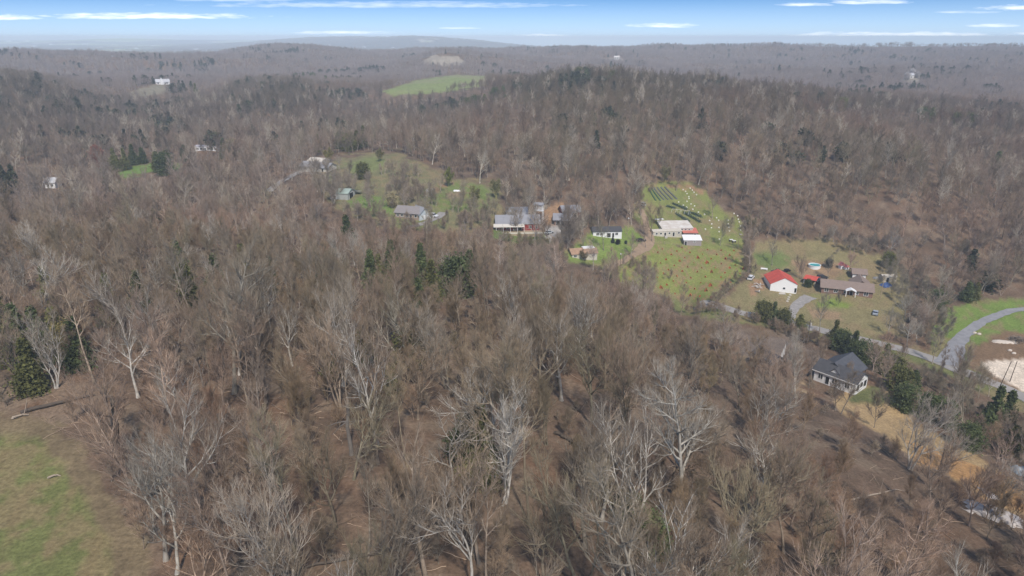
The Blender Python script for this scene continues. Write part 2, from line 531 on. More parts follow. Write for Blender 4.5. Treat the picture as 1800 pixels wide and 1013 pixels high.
# name, outline, rmin, rmax, edge softness px, colour, keeps trees out
REG = [
    ('meadow_margin', [(-400, 690), (0, 715), (90, 735), (150, 775), (190, 860), (235, 935), (265, 1013), (290, 1400), (-600, 1400)], 20, 140, 22, (.185, .142, .085), 1),
    ('meadow', [(-400, 740), (0, 765), (70, 775), (115, 820), (150, 880), (175, 950), (195, 1030), (215, 1400), (-600, 1400)], 20, 130, 30, (.155, .168, .062), 1),
    ('valley_lawn', [(196, 306), (215, 294), (268, 289), (318, 285), (322, 300), (270, 304), (215, 313)], 300, 620, 3, (.13, .20, .05), 1),
    ('slope_pasture', [(575, 300), (600, 280), (660, 272), (695, 290), (712, 330), (702, 350), (694, 378), (640, 374), (600, 362), (575, 340)], 280, 460, 5, (.21, .165, .095), 1),
    ('valley_open', [(556, 292), (600, 276), (700, 268), (770, 305), (800, 316), (880, 322), (884, 372), (870, 400), (790, 404), (690, 402), (600, 372), (560, 340)], 270, 460, 9, (.175, .168, .085), 1),
    ('barn_grass', [(610, 358), (640, 342), (690, 352), (694, 378), (640, 378)], 280, 420, 4, (.14, .20, .055), 1),
    ('hill_grass', [(610, 288), (660, 274), (680, 285), (660, 300), (620, 305)], 320, 460, 5, (.17, .19, .075), 1),
    ('shed_grass', [(735, 335), (800, 318), (850, 325), (868, 345), (860, 368), (800, 372), (765, 365), (738, 352)], 280, 440, 5, (.15, .19, .06), 1),
    ('shed_dirt', [(785, 340), (812, 334), (820, 342), (790, 350)], 280, 440, 4, TAN, 1),
    ('clay_bank', [(755, 350), (800, 318), (760, 330)], 280, 440, 6, CLAY, 1),
    ('ranch_yard', [(690, 368), (790, 370), (785, 395), (735, 405), (690, 394)], 260, 380, 4, OLIVE, 1),
    ('red_house_yard', [(868, 402), (968, 410), (962, 432), (900, 427), (868, 415)], 240, 360, 4, (.125, .165, .05), 1),
    ('gravel_court', [(958, 398), (990, 398), (1002, 412), (978, 432), (958, 428)], 240, 360, 3, GRAVEL, 1),
    ('clay_slope', [(945, 372), (1000, 357), (1022, 366), (1000, 388), (958, 393)], 260, 420, 5, CLAY, 1),
    ('mobile_home_lawn', [(990, 448), (1045, 402), (1110, 398), (1135, 420), (1090, 462), (1070, 476), (1040, 464), (1000, 462)], 230, 380, 4, (.165, .220, .055), 1),
    ('farm_ground', [(1112, 385), (1124, 330), (1160, 318), (1222, 322), (1250, 345), (1272, 372), (1306, 388), (1312, 442), (1150, 432), (1140, 400)], 260, 440, 4, (.192, .212, .066), 1),
    ('orchard_dirt', [(1165, 326), (1222, 323), (1240, 345), (1215, 338), (1185, 332)], 300, 440, 5, CLAY, 1),
    ('pen_field', [(1060, 480), (1100, 462), (1150, 428), (1308, 438), (1313, 478), (1255, 535), (1190, 530), (1150, 512), (1100, 500)], 210, 340, 4, (.200, .228, .062), 1),
    ('road_verge', [(1180, 525), (1255, 533), (1400, 566), (1560, 600), (1900, 720), (1900, 770), (1680, 668), (1560, 626), (1400, 588), (1180, 550)], 160, 280, 6, OLIVE, 1),
    ('garage_yard', [(1255, 540), (1318, 482), (1325, 420), (1370, 425), (1450, 420), (1565, 452), (1600, 500), (1590, 590), (1500, 592), (1400, 572), (1330, 556)], 200, 360, 6, (.215, .185, .092), 1),
    ('back_lawn', [(1325, 445), (1370, 440), (1400, 460), (1370, 475), (1325, 475)], 200, 360, 7, (.14, .175, .06), 1),
    ('pool_dirt', [(1395, 460), (1480, 458), (1470, 490), (1410, 488)], 200, 360, 7, (.27, .185, .11), 1),
    ('parking_dirt', [(1315, 500), (1350, 478), (1362, 490), (1345, 505), (1320, 520)], 200, 360, 5, CLAY, 1),
    ('front_lawn', [(1425, 520), (1460, 520), (1505, 535), (1490, 545), (1435, 542)], 200, 330, 6, (.185, .235, .055), 1),
    ('bare_patch', [(1418, 540), (1475, 548), (1480, 566), (1425, 565)], 200, 330, 7, (.27, .19, .115), 1),
    ('right_lawn', [(1635, 575), (1655, 545), (1715, 528), (1990, 520), (1990, 660), (1800, 640), (1740, 660), (1690, 668), (1640, 625)], 170, 330, 4, (.160, .225, .056), 1),
    ('soil_mound', [(1715, 612), (1770, 578), (1990, 575), (1990, 690), (1800, 690), (1740, 668), (1705, 650)], 160, 290, 5, (.19, .125, .075), 1),
    ('sand_pad', [(1727, 641), (1765, 632), (1990, 640), (1990, 720), (1800, 688), (1745, 660)], 160, 270, 3, SAND, 1),
    ('straw_yard', [(1470, 704), (1500, 668), (1532, 655), (1548, 662), (1580, 712), (1612, 748), (1700, 786), (1800, 858), (1900, 930), (1780, 908), (1700, 862), (1600, 802), (1530, 752), (1480, 722)], 80, 190, 6, STRAW, 1),
    ('straw_clay', [(1590, 752), (1612, 752), (1700, 790), (1800, 862), (1900, 940), (1780, 905), (1700, 860), (1610, 800)], 80, 160, 12, (.37, .215, .095), 1),
    ('house_grass', [(1490, 700), (1540, 675), (1560, 700), (1548, 712), (1495, 712)], 120, 190, 6, (.12, .13, .055), 1),
    ('house_back', [(1300, 590), (1395, 590), (1450, 632), (1440, 655), (1370, 650), (1300, 620)], 120, 260, 8, (.185, .145, .115), 1),
    ('straw_bank', [(1275, 605), (1320, 650), (1395, 668), (1420, 690), (1370, 690), (1310, 665)], 110, 240, 10, (.30, .22, .135), 0),
    ('far_meadow', [(672, 161), (735, 141), (800, 132), (858, 135), (852, 150), (780, 163), (690, 168)], 700, 1500, 2, (.20, .235, .085), 1),
    ('far_slope_field', [(220, 166), (270, 149), (312, 151), (300, 161), (250, 171)], 700, 1300, 2, (.21, .185, .13), 1),
    ('quarry_face', [(742, 110), (762, 98), (806, 99), (820, 113), (780, 116)], 1150, 1750, 2, (.30, .255, .20), 1),
    ('blossom_clearing', [(1585, 136), (1620, 134), (1612, 150), (1590, 152)], 700, 1500, 2, (.23, .20, .16), 1),
    ('dam_clearing', [(1060, 104), (1092, 101), (1095, 108), (1062, 109)], 1400, 2600, 1, (.25, .22, .19), 1),
]


def sdist(px, py, poly_):
    """signed distance in pixels, positive inside"""
    P = np.array(poly_, float)
    Q = np.roll(P, -1, 0)
    ins = np.zeros(len(px), bool)
    best = np.full(len(px), 1e18)
    for (x0, y0), (x1, y1) in zip(P, Q):
        c = ((y0 > py) != (y1 > py)) & (px < (x1 - x0) * (py - y0) / (y1 - y0 + 1e-12) + x0)
        ins ^= c
        dx, dy = x1 - x0, y1 - y0
        t = np.clip(((px - x0) * dx + (py - y0) * dy) / (dx * dx + dy * dy + 1e-9), 0, 1)
        best = np.minimum(best, (px - x0 - t * dx) ** 2 + (py - y0 - t * dy) ** 2)
    d = np.sqrt(best)
    return np.where(ins, d, -d)


def region_sd(reg, px, py, r):
    name, poly_, r0, r1, soft, col, op = reg
    P = np.array(poly_, float)
    m = (r > r0) & (r < r1) & (px > P[:, 0].min() - 40) & (px < P[:, 0].max() + 40) & (py > P[:, 1].min() - 40) & (py < P[:, 1].max() + 40)
    out = np.full(len(px), -99.0)
    if m.any():
        out[m] = sdist(px[m], py[m], poly_)
    return out


def open_ground(x, y, z, margin=2.0):
    """True where a clearing keeps the wood away"""
    px, py, f = project(x, y, z)
    r = np.hypot(x, y)
    o = np.zeros(len(x), bool)
    for reg in REG:
        if reg[6]:
            o |= region_sd(reg, px, py, r) > -margin
    return o


# ------------------------------------------------------------------ ground: one sheet out to the horizon
NTH, NR = 900, 840
th = np.linspace(R(-64), R(64), NTH)
rr = np.geomspace(16, 40000, NR)
RRg, TH = np.meshgrid(rr, th, indexing='ij')
gx, gy = (RRg * np.sin(TH)).ravel(), (RRg * np.cos(TH)).ravel()
gz = terrain(gx, gy)
gp, gq, gf = project(gx, gy, gz)
gr = np.hypot(gx, gy)
colr = np.empty((len(gx), 3))
n1 = fbm(gx / 14, gy / 14, 4, 31)[:, None]
n2 = fbm(gx / 3.1, gy / 3.1, 3, 57)[:, None]
n3 = fbm(gx / 60, gy / 60, 3, 77)[:, None]
colr[:] = np.array(LEAF)
colr *= 0.60 + 0.80 * n2
colr = colr * (1 - .35 * smooth(n3, .5, .75)) + np.array((.13, .10, .078)) * .35 * smooth(n3, .5, .75)
colr = colr * (1 - .4 * smooth(n1, .52, .7)) + np.array((.185, .105, .062)) * .4 * smooth(n1, .52, .7)
n4 = fbm(gx / 5.5, gy / 5.5, 4, 141)[:, None]
pl_ = smooth(n4, .56, .70) * .5
colr = colr * (1 - pl_) + np.array((.225, .175, .125)) * pl_          # drifts of bleached leaves
dk_ = smooth(n4, .42, .28) * .55
colr = colr * (1 - dk_) + np.array((.085, .065, .048)) * dk_          # damp bare soil
# far plain: fields and woodlots
far = smooth(gr, 2800, 3600)[:, None]
fld = fbm(gx / 420, gy / 700, 3, 91)[:, None]
plain = np.where(fld > .56, np.array((.26, .30, .14)), np.where(fld > .5, np.array((.42, .38, .30)), np.array((.085, .078, .07))))
colr = colr * (1 - far) + plain * far
near_n = fbm(gx / 2.2, gy / 2.2, 3, 113)
mid_n = fbm(gx / 7, gy / 7, 3, 131)
for reg in REG:
    sd_ = region_sd(reg, gp, gq, gr)
    k = sd_ > -60
    if not k.any():
        continue
    soft = reg[4]
    w = smooth(sd_[k] + (mid_n[k] - .5) * soft * 3.0 + (near_n[k] - .5) * soft * 1.4, -soft * .5, soft * .5)
    c = np.array(reg[5])[None] * (0.74 + 0.52 * near_n[k])[:, None]
    if reg[0] in ('meadow', 'pen_field', 'farm_ground', 'garage_yard', 'right_lawn', 'mobile_home_lawn', 'back_lawn', 'slope_pasture', 'shed_grass', 'road_verge', 'front_lawn', 'valley_open'):
        dry = smooth(mid_n[k] + (near_n[k] - .5) * .8, .48, .72)[:, None] * .75
        c = c * (1 - dry) + np.array((.225, .17, .095))[None] * dry
    if reg[0] == 'far_meadow':
        dry = smooth(fbm(gx[k] / 40, gy[k] / 40, 3, 7), .45, .65)[:, None] * .6
        c = c * (1 - dry) + np.array((.24, .22, .12))[None] * dry
    colr[k] = colr[k] * (1 - w[:, None]) + c * w[:, None]
# worn rows in the pen field and mower lines in the meadow
pa, pb = hit(1192, 499), hit(1246, 449)
rd = (pb - pa).to_2d().normalized()
kf = region_sd([r_ for r_ in REG if r_[0] == 'pen_field'][0], gp, gq, gr) > 4
lat = (gx[kf] - pa.x) * rd.y - (gy[kf] - pa.y) * rd.x
wob = (fbm(gx[kf] / 5, gy[kf] / 5, 2, 41) - .5) * 1.6
row = np.abs(((lat + wob) / 5.2) % 1.0 - .5) * 2
rw = (smooth(row, .72, .95) * (.25 + .9 * smooth(mid_n[kf], .35, .6)))[:, None].clip(0, .8)
colr[kf] = colr[kf] * (1 - rw) + np.array((.29, .175, .10)) * rw
km = region_sd([r_ for r_ in REG if r_[0] == 'meadow'][0], gp, gq, gr) > -5
lat = gx[km] * .93 + gy[km] * .36
rw = (smooth(np.abs((lat / 5.6 + (mid_n[km] - .5) * .35) % 1 - .5) * 2, .6, .95) * .55 * smooth(mid_n[km], .3, .6))[:, None]
colr[km] = colr[km] * (1 - rw) + np.array((.21, .16, .085)) * rw

ii = np.arange((NR - 1) * (NTH - 1))
a_ = (ii // (NTH - 1)) * NTH + ii % (NTH - 1)
gfaces = np.stack([a_, a_ + 1, a_ + NTH + 1, a_ + NTH], -1)[:, ::-1]
gm = bpy.data.materials.new('ground_cover')
gm.use_nodes = True
t = gm.node_tree
b = t.nodes['Principled BSDF']
b.inputs['Roughness'].default_value = .95
b.inputs['Specular IOR Level'].default_value = .1
at = nd(t, 'ShaderNodeAttribute', attribute_name='cover')
geo = nd(t, 'ShaderNodeNewGeometry')
nf = nd(t, 'ShaderNodeTexNoise')
nf.inputs['Scale'].default_value = 1.6
nf.inputs['Detail'].default_value = 5
nf.inputs['Roughness'].default_value = .7
t.links.new(geo.outputs['Position'], nf.inputs['Vector'])
mr = nd(t, 'ShaderNodeMapRange')
mr.inputs['From Min'].default_value = .3
mr.inputs['From Max'].default_value = .7
mr.inputs['To Min'].default_value = .62
mr.inputs['To Max'].default_value = 1.38
t.links.new(nf.outputs['Fac'], mr.inputs['Value'])
vm = nd(t, 'ShaderNodeVectorMath', operation='SCALE')
t.links.new(at.outputs['Color'], vm.inputs[0])
t.links.new(mr.outputs[0], vm.inputs['Scale'])
t.links.new(vm.outputs[0], b.inputs['Base Color'])
bp = nd(t, 'ShaderNodeBump')
bp.inputs['Strength'].default_value = .6
bp.inputs['Distance'].default_value = .25
t.links.new(nf.outputs['Fac'], bp.inputs['Height'])
t.links.new(bp.outputs[0], b.inputs['Normal'])
gme = new_mesh('ground', np.stack([gx, gy, gz], -1), gfaces, [gm], True)
ca = gme.attributes.new('cover', 'FLOAT_COLOR', 'POINT')
ca.data.foreach_set('color', np.concatenate([colr, np.ones((len(colr), 1))], 1).astype(np.float32).ravel())
tag(link('ground', gme), kind='structure')


# ------------------------------------------------------------------ roads and tracks
def strip(name, pix, width, m, lift=.10, extra=(), edge=.35, seed=1):
    P = [hit(*p) for p in pix] + [Vector(e) for e in extra]
    out = []
    for i in range(len(P) - 1):
        p0, p1, p2, p3 = P[max(i - 1, 0)], P[i], P[i + 1], P[min(i + 2, len(P) - 1)]
        n = max(2, int((p2 - p1).length / 2))
        for k in range(n):
            s = k / n
            out.append(.5 * ((2 * p1) + (p2 - p0) * s + (2 * p0 - 5 * p1 + 4 * p2 - p3) * s * s + (3 * p1 - p0 - 3 * p2 + p3) * s ** 3))
    out.append(P[-1])
    v, f = [], []
    K = 7
    rg = random.Random(seed)
    ws = width if isinstance(width, (list, tuple)) else [width, width]
    for i, p in enumerate(out):
        d = (out[min(i + 1, len(out) - 1)] - out[max(i - 1, 0)]).to_2d().normalized()
        s = i / (len(out) - 1) * (len(ws) - 1)
        w = ws[int(s)] + (ws[min(int(s) + 1, len(ws) - 1)] - ws[int(s)]) * (s - int(s))
        for j in range(K):
            o = (j / (K - 1) - .5) * w
            if j in (0, K - 1):
                o += rg.uniform(-edge, edge)
            v.append([p.x + d.y * o, p.y - d.x * o, 0])
    v = np.array(v)
    v[:, 2] = terrain(v[:, 0], v[:, 1]) + lift
    for i in range(len(out) - 1):
        for j in range(K - 1):
            f.append((i * K + j, (i + 1) * K + j, (i + 1) * K + j + 1, i * K + j + 1))
    return tag(link(name, new_mesh(name, v, np.array(f), [m], True)), kind='structure')


asphalt = mat('old_asphalt', (.33, .31, .29), .9, .22, .35)
gravel = mat('gravel_surface', (.33, .31, .295), .95, .35, .8)
blue_gravel = mat('blue_grey_gravel', (.30, .30, .31), .95, .3, .5, col2=(.20, .20, .215))
earth = mat('packed_earth', (.34, .245, .165), .95, .3, .6)
strip('road', [(1225, 538), (1300, 550), (1340, 557), (1400, 572), (1480, 590), (1560, 608), (1640, 632), (1720, 665), (1800, 700), (1900, 748)],
      5.6, asphalt, .14, edge=.12)
strip('gravel_drive', [(1668, 643), (1676, 620), (1688, 598), (1716, 572), (1758, 553), (1800, 544), (1880, 537)], [9.0, 5.4, 3.8, 3.4, 3.4, 3.4], blue_gravel, .20, seed=2)
strip('garage_drive', [(1383, 566), (1393, 548), (1403, 535), (1424, 522)], [4.5, 3.6, 4.2, 5.5], gravel, .18, seed=3)
strip('farm_track', [(1060, 480), (1078, 469), (1102, 455), (1130, 437), (1143, 418), (1138, 402), (1134, 385), (1128, 368)], [3.2, 3.2, 3.4, 6.5, 4.0, 3.2, 2.5], earth, .16, seed=4)
strip('valley_lane', [(470, 338), (495, 320), (528, 303), (556, 297)], 4.2, gravel, .3, seed=5)
strip('ranch_drive', [(712, 402), (742, 394), (768, 383), (780, 374)], [3.0, 3.2, 4.5], gravel, .2, seed=6)


# ------------------------------------------------------------------ buildings
WHITE = mat('white_siding', (.84, .85, .86), .6, .10, .5, stripes=(5.0, 'Z'))
WHITEP = mat('white_paint', (.78, .78, .78), .5, .08, 2.0)
CREAMW = mat('weathered_cream_siding', (.60, .56, .48), .7, .3, .4)
BLUEW = mat('pale_blue_siding', (.50, .56, .60), .6, .1, .5)
BRICK = mat('brown_brick', (.27, .17, .135), .85, .35, 2.5)
TANB = mat('tan_brick', (.36, .27, .21), .85, .3, 2.5)
REDW = mat('barn_red_boards', (.30, .045, .038), .75, .3, 1.2)
SHING = mat('charcoal_shingles', (.082, .082, .09), .85, .35, 1.2)
BRSHING = mat('brown_shingles', (.255, .195, .165), .9, .2, 1.2)
GREYMET = mat('grey_metal_roof', (.34, .34, .36), .45, .2, .4, metal=.15, stripes=(1.2, 'X'))
BLUEMET = mat('slate_blue_metal_roof', (.10, .115, .15), .4, .2, .4, metal=.2, stripes=(1.6, 'X'))
REDMET = mat('bright_red_metal_roof', (.62, .105, .075), .5, .25, .6, stripes=(1.3, 'X'))
REDMETY = mat('bright_red_metal_sheets', (.62, .105, .075), .5, .25, .6, stripes=(1.3, 'Y'))
PINKMET = mat('faded_red_metal_roof', (.60, .19, .14), .5, .2, .4, stripes=(1.3, 'X'))
GREENMET = mat('pale_green_metal_roof', (.36, .44, .39), .5, .25, .4, stripes=(1.2, 'X'))
RUSTMET = mat('stained_white_metal_roof', (.72, .70, .66), .5, .3, .35, col2=(.50, .43, .36), stripes=(1.2, 'X'))
ORROOF = mat('rusted_orange_roof', (.42, .27, .18), .8, .35, .8)
GREYW = mat('weathered_grey_boards', (.30, .28, .27), .85, .3, 1.0, stripes=(4.0, 'X'))
DARKW = mat('dark_opening', (.018, .018, .02), .7, .2)
GLASS = mat('window_glass', (.03, .038, .048), .12, .2, .7, spec=.6)
WOODL = mat('pale_timber', (.42, .33, .23), .85, .3, 2.0)
WOODD = mat('dark_weathered_timber', (.13, .105, .085), .9, .35, 2.0)
CONC = mat('pale_concrete', (.52, .49, .45), .9, .2, .6)


def lot(A, B, sink=0.0):
    a, b = hit(*A), hit(*B)
    d = (b - a).to_2d()
    return Vector((a.x, a.y, (a.z + b.z) / 2 - sink)), math.atan2(d.y, d.x), d.length


def opening(parent, kind, side, c, w, h, z0, L, D, fm=None, pm=None):
    fm, pm = fm or WHITEP, pm or GLASS
    f, p = MB(), MB()
    k, e = .10, .09

    def put(mb, a0, a1, o0, o1, zz0, zz1):
        if side == 'f':
            mb.box(a0, a1, -o1, o0, zz0, zz1)
        elif side == 'b':
            mb.box(a0, a1, D - o0, D + o1, zz0, zz1)
        elif side == 'r':
            mb.box(L - o0, L + o1, a0, a1, zz0, zz1)
        else:
            mb.box(-o1, o0, a0, a1, zz0, zz1)
    put(f, c - w / 2 - k, c - w / 2, .05, e, z0 - k, z0 + h + k)
    put(f, c + w / 2, c + w / 2 + k, .05, e, z0 - k, z0 + h + k)
    put(f, c - w / 2, c + w / 2, .05, e, z0 + h, z0 + h + k)
    put(f, c - w / 2, c + w / 2, .05, e + .03, z0 - k, z0)
    put(p, c - w / 2, c + w / 2, .04, .03, z0, z0 + h)
    if kind == 'window':
        fo = f.build('window', fm, parent)
        p.build('pane', pm, fo)
        if w > 1.1:
            m_ = MB()
            put(m_, c - .04, c + .04, .02, .05, z0, z0 + h)
            m_.build('mullion', fm, fo)
        return fo
    do = p.build(kind, pm, parent)
    f.build('door_frame', fm, do)
    return do


def house(name, label, cat, A, B, D, wh, rh, wm, rm, ridge='x', ov=.45, wins=(), doors=(), sink=0.0, garage=(), th_=.16, group=None, chim=None, L=None):
    loc, rz, L0 = lot(A, B, sink)
    L = L or L0
    o = empty(name, loc, rz, label, cat, group)
    w, r = MB(), MB()
    if ridge == 'x':
        w.prism([(0, -2.5), (0, wh), (D / 2, wh + rh), (D, wh), (D, -2.5)], 0, L, 'x')
        sl = rh / (D / 2)
        z0 = wh - ov * sl
        r.prism([(-ov, z0 + .02), (D / 2, wh + rh + .02), (D + ov, z0 + .02), (D + ov, z0 + th_), (D / 2, wh + rh + th_ + .04), (-ov, z0 + th_)], -ov, L + ov, 'x')
    elif ridge == 'y':
        w.prism([(0, -2.5), (0, wh), (L / 2, wh + rh), (L, wh), (L, -2.5)], 0, D, 'y')
        sl = rh / (L / 2)
        z0 = wh - ov * sl
        r.prism([(-ov, z0 + .02), (L / 2, wh + rh + .02), (L + ov, z0 + .02), (L + ov, z0 + th_), (L / 2, wh + rh + th_ + .04), (-ov, z0 + th_)], -ov, D + ov, 'y')
    elif ridge == 'mono':                     # single slope, high at the back
        w.prism([(0, -2.5), (0, wh), (D, wh + rh), (D, -2.5)], 0, L, 'x')
        sl = rh / D
        r.prism([(-ov, wh - ov * sl + .02), (D + ov, wh + rh + ov * sl + .02), (D + ov, wh + rh + ov * sl + th_), (-ov, wh - ov * sl + th_)], -ov, L + ov, 'x')
    w.build('wall', wm, o)
    ro = r.build('roof', rm, o)
    if chim:
        c = MB()
        c.box(chim[0] - .4, chim[0] + .4, chim[1] - .4, chim[1] + .4, wh, wh + rh + 1.0)
        c.build('chimney', BRICK, ro)
    for (s, c, ww, h, z0_) in wins:
        opening(o, 'window', s, c * (L if s in 'fb' else D), ww, h, z0_, L, D)
    for (s, c, ww, h) in doors:
        opening(o, 'door', s, c * (L if s in 'fb' else D), ww, h, .05, L, D, pm=DARKW)
    for (s, c, ww, h) in garage:
        opening(o, 'garage_door', s, c * (L if s in 'fb' else D), ww, h, .05, L, D, pm=WHITEP)
    return o, L


# white farmhouse in the clearing on the right
cb = hit(1502, 695)
rz, L, D1 = R(-50), 11.2, 6.6
loc = Vector((cb.x - L * math.cos(rz), cb.y - L * math.sin(rz), cb.z + .1))
o = empty('farmhouse', loc, rz, 'white farmhouse with charcoal gabled roofs and a corner porch beside the straw strip', 'house')
w = MB()
w.prism([(0, -3), (0, 3.2), (D1 / 2, 5.1), (D1, 3.2), (D1, -3)], 0, L, 'x')
w.prism([(L - 11.5, -3), (L - 11.5, 2.65), (L - 7.5, 5.2), (L - 3.5, 2.65), (L - 3.5, -3)], D1 - .04, D1 + 2.5, 'y')
w.build('wall', WHITE, o)
r = MB()
sl = 1.9 / (D1 / 2)
r.prism([(-.35, 3.2 - .35 * sl + .03), (D1 / 2, 5.13), (D1 + .35, 3.2 - .35 * sl + .03), (D1 + .35, 3.4 - .35 * sl), (D1 / 2, 5.34), (-.35, 3.4 - .35 * sl)], -.6, L + .45, 'x')
r.build('roof', SHING, o)
r2 = MB()                       # wing roof running out over the corner porch
r2.prism([(L - 12.3, 2.45), (L - 7.5, 5.45), (L - 2.7, 2.45), (L - 2.7, 2.65), (L - 7.5, 5.68), (L - 12.3, 2.65)], D1 * .38, D1 + 6.2, 'y')
r2.build('porch_roof', mat('blue_charcoal_shingles', (.09, .094, .108), .7, .3, 1.2), o)
for xx in (L - 11.9, L - 7.5, L - 3.1):
    p = MB()
    p.box(xx - .12, xx + .12, D1 + 5.7, D1 + 5.94, -3, 2.7 if xx != L - 7.5 else 5.4)
    p.build('porch_post', WOODD, o)
pf = MB()
pf.box(L - 11.8, L - 3.2, D1 + 2.53, D1 + 5.9, -3, .15)
pf.build('porch_floor', CONC, o)
dm = MB()                       # small white gable on the front slope
dm.prism([(L * .45 - 1.6, 3.35), (L * .45, 4.75), (L * .45 + 1.6, 3.35)], .6, 3.4, 'y')
dmo = dm.build('dormer', WHITEP, o)
dr_ = MB()
dr_.prism([(L * .45 - 1.95, 3.12), (L * .45, 4.83), (L * .45 + 1.95, 3.12), (L * .45 + 1.95, 3.28), (L * .45, 5.01), (L * .45 - 1.95, 3.28)], .42, 3.5, 'y')
dr_.build('dormer_roof', SHING, dmo)
for c in (.16, .5, .8):
    opening(o, 'window', 'f', c * L, 1.2, 1.4, 1.0, L, D1, fm=WHITEP)
opening(o, 'door', 'f', .33 * L, 1.0, 2.1, .1, L, D1, pm=DARKW)
BFR = mat('black_window_frame', (.03, .03, .032), .5)
for c, h_, z_ in ((.18, 1.4, 1.0), (.48, 1.0, 1.4), (.8, 1.4, 1.0)):
    opening(o, 'window', 'r', c * D1, 1.0, h_, z_, L, D1, fm=BFR)
fa = MB()
fa.box(-.6, L + .44, -.42, -.36, 2.82, 3.06)
fa.build('fascia', WHITEP, o)

house('garden_shed', 'low dark roofed shed with a white front edge up the slope from the farmhouse', 'shed', (1322, 636), (1356, 643), 4.5, 2.1, 1.3, GREYW, SHING, ov=.5, doors=[('f', .5, 1.4, 1.7)])
loc, rz, L = lot((1366, 643), (1378, 632))
o = empty('slatted_frame', loc, rz, 'pale slatted timber frame leaning beside the low dark shed', 'frame')
for xx in (0, L - .12):
    a = MB()
    a.box(xx, xx + .12, 0, .1, -.3, 3.2)
    a.build('post', WHITEP, o)
a = MB()
for k in range(9):
    a.box(.12, L - .12, .02, .06, .2 + k * .33, .38 + k * .33)
a.build('slats', CONC, o)

# garage with the red roof
house('garage', 'white walled metal garage with a bright red roof', 'garage', (1353.2, 511), (1399.5, 517), 11.0, 3.5, 2.6, WHITEP, REDMETY, 'y', .25,
      wins=[('f', .52, .9, .8, 1.3)], doors=[('f', .95, .8, 1.9)])
loc, rz, L = lot((1412, 499), (1432, 504))
o = empty('carport', loc, rz, 'small open carport with a red roof between garage and brick house', 'carport')
r = MB()
r.prism([(-.3, 2.35), (2.9, 3.2), (6.1, 2.35), (6.1, 2.47), (2.9, 3.34), (-.3, 2.47)], -.3, L + .3, 'x')
r.build('roof', REDMET, o)
for xx in (0.1, L - .1):
    for yy in (.1, 5.7):
        p = MB()
        p.box(xx - .07, xx + .07, yy - .07, yy + .07, -1, 2.4)
        p.build('post', WHITEP, o)
w = MB()
w.box(.2, L * .45, 5.62, 5.72, -1, 2.4)
w.build('back_wall', GREYW, o)

# brick ranch house with white porch
o, L = house('brick_house', 'long brown brick house with a white columned porch', 'house', (1443, 515), (1533, 525), 8.5, 2.7, 1.9, BRICK, BRSHING, 'x', .6,
             wins=[('f', .10, 1.5, 1.4, .9), ('f', .285, 1.4, 1.4, .9), ('f', .47, .9, 1.3, .9), ('f', .695, 1.2, 1.3, .9), ('f', .87, 1.5, 1.5, .8), ('r', .5, 1.0, 1.2, 1.0)],
             doors=[('f', .585, 1.0, 2.05)])
w = MB()
w.prism([(L * .62, -2), (L * .62, 2.7), (L * .8, 4.9), (L * .98, 2.7), (L * .98, -2)], 8.45, 13.5, 'y')
w.build('rear_wing', BRICK, o)
r = MB()
r.prism([(L * .59, 2.4), (L * .8, 5.0), (L * 1.01, 2.4), (L * 1.01, 2.58), (L * .8, 5.2), (L * .59, 2.58)], 5.2, 14, 'y')
r.build('rear_roof', BRSHING, o)
r = MB()
r.prism([(L * .46, 2.55), (L * .565, 3.35), (L * .67, 2.55), (L * .67, 2.7), (L * .565, 3.55), (L * .46, 2.7)], -2.4, .4, 'y')
r.build('porch_roof', WHITEP, o)
for c in (.475, .655):
    p = MB()
    p.box(L * c - .12, L * c + .12, -2.2, -1.96, -1, 2.65)
    p.build('porch_column', WHITEP, o)
p = MB()
p.box(L * .46, L * .67, -2.3, -.02, -1, .18)
p.build('porch_floor', CONC, o)

house('outbuilding', 'small brown outbuilding with two white doors behind the brick house', 'outbuilding', (1498, 490), (1522, 492.5), 6, 2.4, 1.3, BRICK, BRSHING, 'x', .5, garage=[('f', .12, 1.2, 2.0), ('f', .82, 1.2, 2.0)], wins=[('f', .47, 1.0, .9, 1.0)])
house('storage_shed', 'pale tan storage shed behind bare trees to the right of the brick house', 'shed', (1551, 496), (1575, 496), 3.2, 2.3, .5, mat('pale_tan_siding', (.56, .50, .40), .7, .15), mat('pale_tan_roof', (.50, .46, .40), .7, .2), 'x', .2, doors=[('f', .35, 1.2, 1.9)])

# white mobile home and small cottage on the lawn
house('mobile_home', 'white single storey home with a charcoal roof on the green lawn', 'house', (1042.5, 414.5), (1092.5, 420), 7.2, 2.7, 1.3, WHITE, SHING, 'x', .3,
      wins=[('f', .16, 1.2, 1.1, 1.0), ('f', .30, 1.0, 1.1, 1.0), ('f', .82, 1.2, 1.1, 1.0), ('r', .5, 1.0, 1.1, 1.0)], doors=[('f', .55, 1.6, 1.9), ('f', .7, .9, 1.9)])
o, L = house('cottage', 'small pale cottage with a rusty orange roof below the white home', 'cottage', (1005.5, 452.5), (1049.5, 457.5), 6.0, 2.4, 1.5, CREAMW, ORROOF, 'x', .4,
             wins=[('f', .13, 1.2, .9, 1.0), ('f', .86, 1.2, .9, 1.0)], doors=[('f', .45, .9, 1.9)])
r = MB()
r.box(L * .5, L * .96, 2.3, 5.0, 3.35, 4.12)
r.build('roof_box', WHITEP, o)

